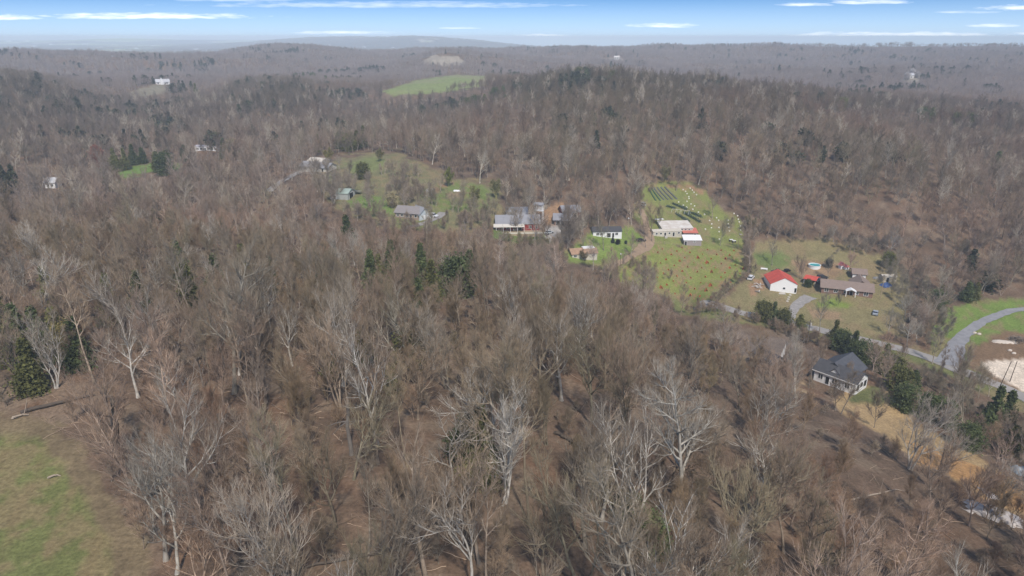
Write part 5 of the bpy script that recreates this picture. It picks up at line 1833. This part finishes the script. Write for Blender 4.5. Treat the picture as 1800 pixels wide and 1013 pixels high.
def set_tree(name, src, loc, rot, sc, tint, crown_tint=None):
    o = bpy.data.objects.new(name, None)
    o.empty_display_size = .5
    COL.objects.link(o)
    o.location = loc
    o.rotation_euler = (0, 0, rot)
    o.scale = (sc, sc, sc)
    for nm, me in (('trunk', src[0]), ('crown', src[1])):
        p = bpy.data.objects.new(nm, me)
        COL.objects.link(p)
        p.parent = o
        p['tint'] = [float(v) for v in (crown_tint if crown_tint is not None and nm == 'crown' else tint)]
    return o


OWN = []
for i in own:
    c = CAND[i]
    o = set_tree('young_bare_tree' if c[3] in (10, 11) else 'bare_tree', NEAR[c[3]], (c[0], c[1], c[2]), c[5], c[4], c[6] if c[7] else c[6] * (.66 + .46 * ((i * 53) % 11) / 10), np.array((.215, .195, .172)) * (.9 + .2 * ((i * 37) % 10) / 10) if c[7] else c[6])
    o['category'] = 'tree'
    OWN.append((o, c))


# ------------------------------------------------------------------ evergreens and trees that stand out
rgE = random.Random(31)
EVER = []
EV_PIX = [  # ground pixel, proto, scale
    (612, 440, 0, 1.15), (588, 452, 1, .6), (278, 392, 2, .7), (300, 388, 1, .7), (690, 500, 3, .95), (706, 512, 0, .9), (742, 508, 3, .95), (805, 522, 2, 1.25), (826, 516, 0, 1.05), (760, 528, 0, .9), (735, 540, 1, .8),
    (655, 520, 3, .9), (668, 505, 0, .8), (20, 640, 0, 1.1), (48, 652, 3, 1.0), (78, 640, 0, 1.0), (8, 600, 3, 1.0), (112, 625, 1, 1.1), (142, 648, 0, .9), (95, 560, 3, .9), (60, 690, 0, .9), (318, 492, 0, .9), (335, 545, 3, .9), (385, 525, 0, .95),
    (432, 512, 3, .9), (250, 545, 0, .8), (565, 530, 1, .8), (590, 660, 1, .7), (640, 640, 1, .8), (845, 838, 0, .95), (818, 812, 1, .9), (862, 860, 1, .6), (1106, 918, 2, .5), (1140, 968, 2, .62), (1128, 950, 1, .5), (1165, 985, 1, .45),
    (720, 645, 2, .8), (690, 690, 1, .6), (480, 515, 0, .8), (200, 570, 3, .85),
    (1340, 566, 2, 1.0), (1358, 572, 0, .85), (1376, 577, 2, .9), (1404, 588, 1, .9), (1464, 612, 0, .95), (1478, 618, 2, .95), (1498, 630, 0, .9), (1514, 642, 2, 1.0), (1532, 645, 1, .95), (1552, 655, 0, .9), (1566, 668, 2, 1.0), (1580, 690, 2, .9),
    (1600, 700, 1, .95), (1590, 722, 2, .9), (1622, 735, 1, .85), (1640, 740, 2, .85), (1664, 752, 1, .9), (1744, 748, 0, 1.05), (1764, 752, 0, 1.0), (1730, 768, 1, .9), (1700, 790, 2, .8), (1776, 800, 1, .9), (1698, 530, 1, .9), (1642, 545, 2, .9), (1654, 533, 1, .8), (1712, 527, 1, .8),
    (638, 315, 2, 1.0), (292, 308, 2, 1.5), (278, 302, 1, 1.3), (204, 302, 0, 1.2), (222, 300, 3, 1.0), (236, 290, 0, 1.1), (252, 288, 1, 1.1), (326, 284, 1, 1.1), (396, 280, 0, 1.1), (410, 276, 2, 1.2), (342, 335, 2, 1.0), (208, 336, 1, 1.2), (318, 330, 1, .9), (186, 322, 1, 1.0),
    (600, 262, 2, 1.2), (614, 266, 2, 1.3), (628, 262, 1, 1.3), (640, 258, 0, 1.2), (560, 268, 0, 1.0),
    (822, 193, 2, 1.3), (836, 190, 2, 1.4), (852, 188, 1, 1.3), (870, 176, 2, 1.4), (884, 172, 1, 1.3), (962, 142, 0, 1.4), (975, 139, 3, 1.2), (1018, 140, 2, 1.4), (1030, 142, 1, 1.3), (1078, 148, 2, 1.4),
    (520, 143, 2, 1.4), (534, 142, 1, 1.4), (550, 142, 2, 1.4), (574, 148, 1, 1.3), (345, 168, 0, 1.3), (1452, 192, 1, 1.3), (1478, 196, 2, 1.4), (1620, 214, 2, 1.4), (1636, 216, 1, 1.4), (1680, 222, 2, 1.3), (1702, 224, 2, 1.4), (1750, 300, 1, 1.3), (1560, 470, 2, .8)]
for (px, py, k, s) in EV_PIX:
    p = hit(px, py)
    g = rgE.uniform(.8, 1.3)
    tint = (.105 * g, .130 * g, .055 * g) if rgE.random() < .55 else (.145 * g, .148 * g, .056 * g)
    if px > 1320 and py > 555 and p.length < 300:
        s *= .92
    o = set_tree('evergreen_tree', CEDAR[k], p, rgE.uniform(0, 6.28), s, tint)
    o['category'] = 'tree'
    EVER.append((o, (p.x, p.y, p.z, CEDAR[k][3] * s)))


def leafy(seed, H, wide, count, size):
    tk, cr = make_tree(seed, H, 'vase', 1)
    rg = np.random.default_rng(seed)
    v = cr[0][rg.integers(0, len(cr[0]), count)] + rg.normal(0, .12 * H / 8, (count, 3))
    cv = leaf_cloud(rg, v, size)
    return (new_mesh('trunk', *tk, [BARK], True), new_mesh('crown', *cv, [LEAFM], False), 'leafy', H)


LEAFY = [leafy(901, 8, .4, 2600, .30), leafy(902, 10, .4, 2200, .32)]
BALL = (new_mesh('trunk', *make_cedar(77, 7.5, .36, 4200, .34, 'round')[0], [BARK], True), new_mesh('crown', *make_cedar(77, 7.5, .36, 4200, .34, 'round')[1], [LEAFM], False), 'round', 7.5)
UPRIGHT = (new_mesh('trunk', *make_cedar(78, 12, .22, 3600, .42, 'round')[0], [BARK], True), new_mesh('crown', *make_cedar(78, 12, .22, 3600, .42, 'round')[1], [LEAFM], False), 'round', 12)
for (px, py, src, s, tint, lab, nm) in [
        (690, 364, BALL, .9, (.42, .36, .22), 'rounded cream blossom tree on the grass right of the green roofed barn', 'blossom_tree'),
        (789, 328, LEAFY[0], 1.15, (.19, .20, .05), 'bushy yellow green budding tree at the wood edge above the white shed', 'budding_tree'),
        (830, 366, LEAFY[1], 1.05, (.24, .225, .09), 'spreading pale yellow green budding tree near the ranch drive', 'budding_tree'),
        (578, 285, LEAFY[0], 1.0, (.27, .235, .08), 'yellowish budding tree just right of the cream roofed house', 'budding_tree'),
        (174, 296, UPRIGHT, 1.15, (.30, .135, .095), 'rusty red brown upright tree left of the small valley lawn', 'russet_tree'),
        (1594, 141, BALL, 1.5, (.50, .46, .44), 'white blossom tree on the far right slope, left of the pale house', 'blossom_tree'),
        (1602, 136, BALL, 1.7, (.50, .46, .44), 'white blossom tree on the far right slope, tallest beside the pale house', 'blossom_tree'),
        (1612, 137, BALL, 1.2, (.50, .46, .44), 'white blossom tree on the far right slope, small one at right', 'blossom_tree'),
        (1695, 442, BALL, .7, (.40, .35, .27), 'small cream blossom tree at the wood edge on the right hillside', 'blossom_tree'),
        (1026, 460, LEAFY[0], .62, (.20, .16, .085), 'scruffy bush in front of the small cottage', 'bush'),
        (1086, 430, CEDAR[2], .28, (.03, .03, .026), 'dark low shrub on the lawn below the white home', 'shrub'),
        (1077, 427, CEDAR[1], .30, (.05, .06, .05), 'dark pointed shrub by the front wall of the white home', 'shrub'),
        (1100, 429, CEDAR[2], .18, (.05, .07, .05), 'small grey green shrub on the lawn right of the dark one', 'shrub'),
        (1456, 470, CEDAR[2], .45, (.05, .055, .04), 'small dark evergreen on the back lawn by the pool', 'shrub'),
        (1420, 505, CEDAR[2], .40, (.07, .10, .035), 'low green bush in front of the red carport', 'bush'),
        (668, 284, LEAFY[0], .95, (.22, .20, .09), 'yellow green budding tree at the top of the sloping pasture', 'budding_tree'),
        (872, 350, LEAFY[1], 1.0, (.20, .195, .085), 'tall yellow green budding tree up the bank from the red house', 'budding_tree'),
        (852, 388, LEAFY[0], .9, (.19, .185, .095), 'soft green budding tree left of the red house porch', 'budding_tree'),
        (1168, 322, LEAFY[1], .95, (.21, .19, .095), 'pale yellowish budding tree at the wood edge above the crop tunnels', 'budding_tree'),
        (1318, 405, LEAFY[0], .9, (.22, .20, .12), 'pale tan budding tree at the top of the wire fence line', 'budding_tree'),
        (130, 640, LEAFY[1], .9, (.26, .22, .095), 'thin yellowish budding tree on the left hillside', 'budding_tree')]:
    p = hit(px, py)
    o = set_tree(nm, src, p, rgE.uniform(0, 6), s, tint)
    tag(o, lab, 'tree' if nm.endswith('tree') else nm)

# single bare trees on the yards and along the road
for (px, py, k, s, tint, lab) in [
        (1408, 492, 2, .62, (.15, .125, .11), 'vase shaped dark bare tree between the garage and the pool'),
        (1455, 491, 5, .52, (.16, .15, .13), 'thin bare tree right of the pool'),
        (1357, 467, 1, .55, (.15, .14, .12), 'dark upright bare tree on the back lawn behind the garage'),
        (1492, 478, 0, .62, (.25, .165, .15), 'pinkish bare tree over the playhouse on the back lawn'),
        (1473, 539, 11, .62, (.13, .12, .11), 'small dark bare tree on the front lawn of the brick house'),
        (1266, 432, 3, .95, (.17, .16, .13), 'tall bare tree standing among the white barrels'),
        (1252, 384, 0, .8, (.20, .17, .14), 'bare tree at the wood edge above the white barrels'),
        (1188, 336, 5, .8, (.16, .13, .11), 'bare tree at the top edge of the crop tunnels'),
        (1116, 358, 4, 1.0, (.30, .27, .23), 'tall pale trunked bare tree left of the crop tunnels'),
        (1158, 398, 11, 1.0, (.14, .12, .10), 'spreading bare tree behind the small flat canopy'),
        (1061, 440, 1, .72, (.15, .14, .11), 'slender bare tree on the lawn left of the white home'),
        (843, 322, 4, 1.1, (.36, .33, .28), 'large pale bare sycamore at the foot of the wooded hill'),
        (558, 338, 4, .9, (.34, .30, .27), 'pale bare tree left of the green roofed barn'),
        (905, 412, 2, .65, (.19, .165, .14), 'bare tree standing before the porch of the red house'),
        (938, 414, 5, .72, (.18, .16, .14), 'thin bare tree before the right end of the red house'),
        (1465, 425, 8, .62, (.22, .21, .20), 'wide grey bare tree on the hill foot behind the brick house'),
        (1562, 448, 8, .85, (.20, .195, .195), 'broad dark grey bare tree above the storage shed'),
        (1575, 482, 0, .75, (.22, .20, .165), 'bare tree right behind the storage shed'),
        (1590, 560, 8, .72, (.24, .235, .225), 'broad silvery bare tree right of the silver car'),
        (1560, 592, 3, .72, (.22, .21, .19), 'bare tree at the roadside below the silver car'),
        (1612, 602, 8, .62, (.25, .24, .22), 'broad pale bare tree at the roadside by the drive mouth'),
        (1440, 585, 5, .75, (.17, .16, .14), 'thin bare tree at the roadside opposite the bare patch'),
        (1638, 640, 6, .6, (.18, .16, .14), 'dark leaning bare tree beside the drive mouth'),
        (1690, 690, 11, 1.0, (.20, .18, .15), 'bare tree below the road near the sand pad'),
        (1720, 700, 10, 1.2, (.22, .20, .16), 'slight bare tree below the road at the sand pad'),
        (1400, 700, 7, 1.05, (.30, .28, .25), 'large pale fan shaped bare tree left of the farmhouse'),
        (1478, 728, 5, .62, (.15, .13, .11), 'dark slender bare tree in front of the farmhouse gable'),
        (1468, 722, 3, .60, (.15, .13, .11), 'dark slender bare tree in front of the farmhouse door'),
        (1536, 752, 11, 1.0, (.16, .14, .12), 'small dark bare tree standing on the straw strip'),
        (1600, 826, 2, 1.0, (.27, .25, .23), 'large grey bare tree standing on the middle of the straw strip'),
        (1662, 830, 8, .75, (.22, .21, .19), 'bare tree with wide arms at the far end of the straw strip'),
        (1760, 915, 4, .8, (.32, .30, .28), 'crooked pale bare tree beside the crumpled grey sheet'),
        (1150, 505, 7, .55, (.20, .18, .155), 'low fan shaped bare tree in the lower left of the pen field'),
        (885, 885, 7, 1.2, (.40, .385, .36), 'large white limbed tree fanning upward in the middle of the near wood'),
        (862, 842, 4, 1.0, (.38, .365, .34), 'white barked bare tree just left of the large fan shaped white one'),
        (412, 692, 1, 1.28, (.17, .155, .13), 'tallest dark trunked bare tree on the open hilltop at left'),
        (292, 985, 0, 1.1, (.21, .195, .175), 'big bare tree with broken limbs at the edge of the green meadow'),
        (310, 1010, 6, .9, (.25, .235, .21), 'bare tree leaning out over the meadow edge at the bottom'),
        (1192, 905, 1, 1.15, (.27, .255, .23), 'tall grey straight bare tree right of the middle in the near wood'),
        (90, 585, 4, 1.15, (.34, .32, .29), 'tall pale bare tree on the left hilltop before the dark evergreens'),
        (225, 610, 4, 1.1, (.30, .27, .24), 'tall pinkish pale bare tree on the left hilltop'),
        (700, 655, 8, 1.05, (.24, .225, .19), 'very wide fan crowned bare tree in the middle of the near wood')]:
    p = hit(px, py)
    o = set_tree('bare_tree', NEAR[k], p, rgE.uniform(0, 6.28), s, tint, [min(c, .6 * c + .075) for c in tint])
    tag(o, lab, 'tree')

# shrubs along fences and banks (nobody could count the stems)
HX, HI, HS, HR, HT = [], [], [], [], []


def thicket(pix, n, spread, tint, smin=.25, smax=.5, ids=None):
    P = [hit(*q) for q in pix]
    for i in range(n):
        s = rgE.random() * (len(P) - 1)
        q = P[int(s)].lerp(P[int(s) + 1], s - int(s))
        x_, y_ = q.x + rgE.gauss(0, spread), q.y + rgE.gauss(0, spread)
        HX.append((x_, y_, tz(x_, y_)))
        HI.append(rgE.choice(ids or NEAR_IDX[10:12]))
        sc = rgE.uniform(smin, smax)
        HS.append((sc * 1.25, sc * 1.25, sc))
        HR.append(rgE.uniform(0, 6.28))
        g = rgE.uniform(.8, 1.2)
        HT.append([c * g for c in tint])


thicket([(1258, 536), (1314, 480), (1312, 440), (1322, 412)], 60, 1.0, (.19, .165, .135), .28, .55)
thicket([(952, 462), (985, 440), (1010, 408), (1040, 398)], 55, 2.2, (.17, .15, .12), .3, .6)
thicket([(1055, 486), (1100, 478), (1140, 468), (1150, 500)], 55, 2.8, (.21, .18, .14), .25, .5)
thicket([(870, 422), (940, 432), (985, 440)], 40, 2.0, (.18, .17, .11), .25, .5)
thicket([(1205, 546), (1300, 562), (1400, 592), (1460, 612)], 90, 2.2, (.20, .165, .135), .25, .5)
thicket([(1580, 650), (1640, 680), (1700, 725), (1800, 780)], 60, 2.5, (.19, .175, .145), .25, .5)
thicket([(1560, 470), (1600, 520), (1640, 560), (1630, 600)], 70, 4.0, (.20, .19, .165), .35, .8)
thicket([(1320, 415), (1400, 415), (1500, 440), (1600, 440)], 60, 4.0, (.20, .18, .155), .35, .7)
thicket([(600, 380), (660, 385), (720, 410), (800, 400), (860, 395)], 70, 4.0, (.19, .16, .135), .35, .7)
thicket([(700, 365), (760, 350), (730, 340), (690, 330)], 25, 3.0, (.19, .165, .14), .35, .7)
thicket([(1120, 380), (1122, 335), (1165, 318)], 30, 2.0, (.18, .15, .12), .3, .6)
BIG = [NEAR_IDX[k] for k in (0, 2, 3, 7, 8, 13)]
thicket([(600, 300), (640, 345), (700, 380)], 28, 9.0, (.20, .175, .15), .40, .62, BIG)
thicket([(690, 300), (715, 330), (735, 350)], 28, 6.0, (.21, .18, .15), .40, .62, BIG)
thicket([(770, 345), (810, 385), (870, 385)], 28, 7.0, (.20, .18, .14), .38, .6, BIG)
thicket([(560, 300), (580, 330), (575, 360)], 28, 5.0, (.19, .17, .15), .45, .7, BIG)
thicket([(522, 306), (556, 306), (590, 300)], 12, 4.0, (.20, .18, .16), .4, .6, BIG)
thicket([(960, 440), (1000, 420), (1035, 398)], 10, 4.0, (.19, .17, .15), .40, .6, BIG)
x, y = wood_points(48, 215, 4.0, R(50), 63)
z = terrain(x, y)
k = ~open_ground(x, y, z, 0) & (np.random.default_rng(8).random(len(x)) < .75 * smooth(fbm(x / 13, y / 13, 3, 99), .40, .62))
k &= ~in_sight(x, y, z, np.full(len(x), 3.0), np.random.default_rng(9))
for x_, y_, z_ in zip(x[k], y[k], z[k]):
    HX.append((x_, y_, z_))
    HI.append(rgE.choice(NEAR_IDX[10:12]))
    sc = rgE.uniform(.14, .36)
    HS.append((sc * 1.6, sc * 1.6, sc))
    HR.append(rgE.uniform(0, 6.28))
    g = rgE.uniform(.75, 1.25)
    HT.append((.187 * g, .165 * g, .138 * g))
uo = scatter('undergrowth', HX, HI, HS, HR, HT, LIB)
uo['label'] = 'bare brown shrubs along fences, banks and roadsides'

# ------------------------------------------------------------------ fallen wood
LOGM = mat('rotting_log', (.11, .088, .07), .95, .4, 1.5)
LOGP = mat('barkless_log', (.40, .33, .26), .9, .3, 1.5)


def log(label, a, b, r, m, limbs=4, seed=1):
    A, B = hit(*a), hit(*b)
    rg = random.Random(seed)
    o = empty('fallen_log', A, 0, label, 'log')
    n = 9
    P = []
    for i in range(n):
        q = A.lerp(B, i / (n - 1))
        P.append(Vector((q.x + rg.gauss(0, .12), q.y + rg.gauss(0, .12), tz(q.x, q.y) + r * .7 + (.25 if 0 < i < n - 1 else 0))) - A)
    b_ = MB(); b_.tube(P, [r * (1 - .55 * i / (n - 1)) for i in range(n)], 9); b_.build('stem', m, o)
    for i in range(limbs):
        k = rg.randrange(n // 2, n)
        d = Vector((rg.uniform(-1, 1), rg.uniform(-1, 1), rg.uniform(.2, 1))).normalized()
        q = P[k]
        b_ = MB(); b_.tube([q, q + d * 1.2 + Vector((0, 0, .1)), q + d * 2.4 + Vector((0, 0, .5))], [r * .3, r * .2, r * .08], 5); b_.build('branch', m, o)
    return o


log('long dark fallen log with a splintered root end at the left wood edge', (35, 728), (165, 698), .34, LOGM, 2, 1)
log('pale splintered log lying below the root end of the long dark log', (20, 738), (50, 730), .22, LOGP, 1, 2)
log('dark fallen trunk at the bottom of the near wood, left of the middle', (707, 968), (535, 1000), .30, LOGM, 6, 3)
log('thin fallen log uphill of the dark trunk in the near wood', (500, 928), (592, 946), .20, LOGM, 3, 4)
log('short pale log on the grass of the meadow edge', (88, 840), (106, 838), .16, LOGP, 0, 5)
log('dark fallen trunk in the shaded hollow right of the white limbed tree', (975, 762), (1015, 786), .32, LOGM, 3, 6)
log('pale fallen pole with two long arms on the right slope', (1500, 880), (1585, 862), .16, LOGP, 3, 7)
log('pale fallen log on the slope below the straw strip', (1640, 828), (1672, 846), .2, LOGP, 1, 8)


def snag(label, px, py, h, r, m, seed):
    p = hit(px, py)
    rg = random.Random(seed)
    o = empty('broken_trunk', p, 0, label, 'dead tree')
    P = [Vector((rg.gauss(0, .06) * i, rg.gauss(0, .06) * i, -.5 + (h + .5) * i / 5)) for i in range(6)]
    b_ = MB(); b_.tube(P, [r * (1.2 - .07 * i) for i in range(6)], 9); b_.build('stem', m, o)
    top = P[-1]
    for i in range(5):
        a_ = i * 1.26
        q = top + Vector((math.cos(a_), math.sin(a_), 0)) * r * .55
        b_ = MB(); b_.tube([q - Vector((0, 0, .3)), q + Vector((rg.gauss(0, .1), rg.gauss(0, .1), rg.uniform(.5, 1.6)))], [r * .4, .02], 4); b_.build('splinter', LOGP, o)
    for i in range(4):
        q = P[3].lerp(P[5], rg.random())
        d = Vector((rg.uniform(-1, 1), rg.uniform(-1, 1), rg.uniform(-.3, .6))).normalized()
        b_ = MB(); b_.tube([q, q + d * 1.4, q + d * 2.8 - Vector((0, 0, .4))], [r * .35, r * .2, .03], 5); b_.build('branch', m, o)


snag('storm broken trunk with a splintered yellow top in the near wood', 618, 800, 8.5, .26, mat('grey_dead_bark', (.20, .18, .16), .9, .3), 1)
snag('short splintered dead trunk with hanging branches, left part of the near wood', 476, 866, 4.0, .3, LOGM, 2)
snag('broken dead trunk at the left wood edge above the meadow', 214, 800, 9, .24, LOGM, 3)

# loose sticks over the forest floor
stick_col = bpy.data.collections.new('stick_library')
for i in range(3):
    rg = np.random.default_rng(i)
    P = np.cumsum(np.concatenate([np.zeros((1, 1, 3)), np.concatenate([np.full((1, 5, 1), .5), rg.normal(0, .09, (1, 5, 2))], 2)], 1), 1)
    v_, q_ = tubes(P, np.linspace(.05, .02, 6)[None], 4)
    stick_col.objects.link(bpy.data.objects.new(f's{i}_stick', new_mesh('stick', v_, q_, [TWIG], True)))
x, y = wood_points(45, 170, 1.9, R(50), 61)
z = terrain(x, y)
k = ~open_ground(x, y, z, -3) & (np.random.default_rng(5).random(len(x)) < .5 * smooth(fbm(x / 9, y / 9, 3, 88), .35, .6))
x, y, z = x[k], y[k], z[k]
rg = np.random.default_rng(6)
n = len(x)
s_ = rg.uniform(.4, 1.5, n)
so = scatter('deadwood_litter', np.stack([x, y, z + .08], -1), rg.integers(0, 3, n), np.stack([s_, s_, s_], -1), rg.uniform(0, 6.28, n),
             np.array((.20, .165, .135))[None] * rg.uniform(.5, 1.5, (n, 1)), stick_col)
so['label'] = 'loose dead sticks strewn over the leaf covered forest floor'


# ------------------------------------------------------------------ say which tree is which
COLN = ['at the left edge', 'far left', 'left', 'left of the middle', 'just left of the middle', 'in the middle', 'just right of the middle', 'right of the middle', 'right', 'far right', 'at the right edge']


def row_name(py):
    if py > 880:
        return 'on the bottom edge'
    if py > 770:
        return 'low in the wood'
    if py > 670:
        return 'halfway up the wood'
    if py > 580:
        return 'in the upper wood'
    if py > 500:
        return 'high on the hilltop'
    if py > 420:
        return 'near the hilltop rim'
    return 'beyond the hilltop'


def label_cells(items, noun, big, small, young=None):
    cells = {}
    for o, (x, y, z, h) in items:
        px, py, f = project(x, y, z + h * .5)
        c = int(np.clip(px / 1800 * 11, 0, 10))
        cells.setdefault((row_name(float(py)), c), []).append((h * FOC / float(f), o))
    for (rn, c), L_ in cells.items():
        L_.sort(key=lambda t_: -t_[0])
        for i, (s, o) in enumerate(L_):
            if i == 0:
                o['label'] = f'{big} {noun} {rn}, {COLN[c]}'
            elif len(L_) == 2:
                o['label'] = f'{small} {noun} {rn}, {COLN[c]}'
            else:
                o['label'] = f'one of {small} {noun}s {rn}, {COLN[c]}'
                o['group'] = f'{small} {noun}s {rn}, {COLN[c]}'


pale = [(o, (c[0], c[1], c[2], NEAR[c[3]][3] * c[4])) for o, c in OWN if c[7]]
young = [(o, (c[0], c[1], c[2], NEAR[c[3]][3] * c[4])) for o, c in OWN if not c[7] and c[3] in (10, 11)]
plain_ = [(o, (c[0], c[1], c[2], NEAR[c[3]][3] * c[4])) for o, c in OWN if not c[7] and c[3] not in (10, 11)]
label_cells(pale, 'pale grey bare tree', 'largest', 'lesser')
label_cells(young, 'brown young bare tree', 'largest', 'lesser')
label_cells(plain_, 'brown grey bare tree', 'largest', 'lesser')


def ever_row(o, x, y, z):
    px, py, f = project(x, y, z)
    r = math.hypot(x, y)
    if r > 420:
        return 'on the distant hill crest'
    if px > 1320 and py > 555:
        return 'in the roadside hedge'
    if r > 270 and px < 700:
        return 'by the valley lawn'
    if r > 230:
        return 'behind the yards'
    return 'amid the near wood'


cells = {}
for o, (x, y, z, h) in EVER:
    px, py, f = project(x, y, z)
    cells.setdefault((ever_row(o, x, y, z), int(np.clip(px / 1800 * 11, 0, 10))), []).append((h * FOC / float(f), o))
for (rn, c), L_ in cells.items():
    L_.sort(key=lambda t_: -t_[0])
    for i, (s, o) in enumerate(L_):
        if i == 0:
            o['label'] = f'largest dark evergreen tree {rn}, {COLN[c]}'
        else:
            o['label'] = f'smaller dark evergreen tree {rn}, {COLN[c]}'
            o['group'] = f'smaller evergreens {rn}, {COLN[c]}'


# ------------------------------------------------------------------ the air: far hills fade to pale blue
hm = MB()
hm.box(-40000, 40000, -2000, 41500, -310, 106)
hz_m = bpy.data.materials.new('haze')
hz_m.use_nodes = True
t = hz_m.node_tree
t.nodes.remove(t.nodes['Principled BSDF'])
pv = nd(t, 'ShaderNodeVolumePrincipled')
pv.inputs['Color'].default_value = (.74, .87, 1.0, 1)
pv.inputs['Density'].default_value = 0.00018
pv.inputs['Anisotropy'].default_value = -0.3
t.links.new(pv.outputs[0], t.nodes['Material Output'].inputs['Volume'])
tag(hm.build('haze', hz_m), kind='stuff')
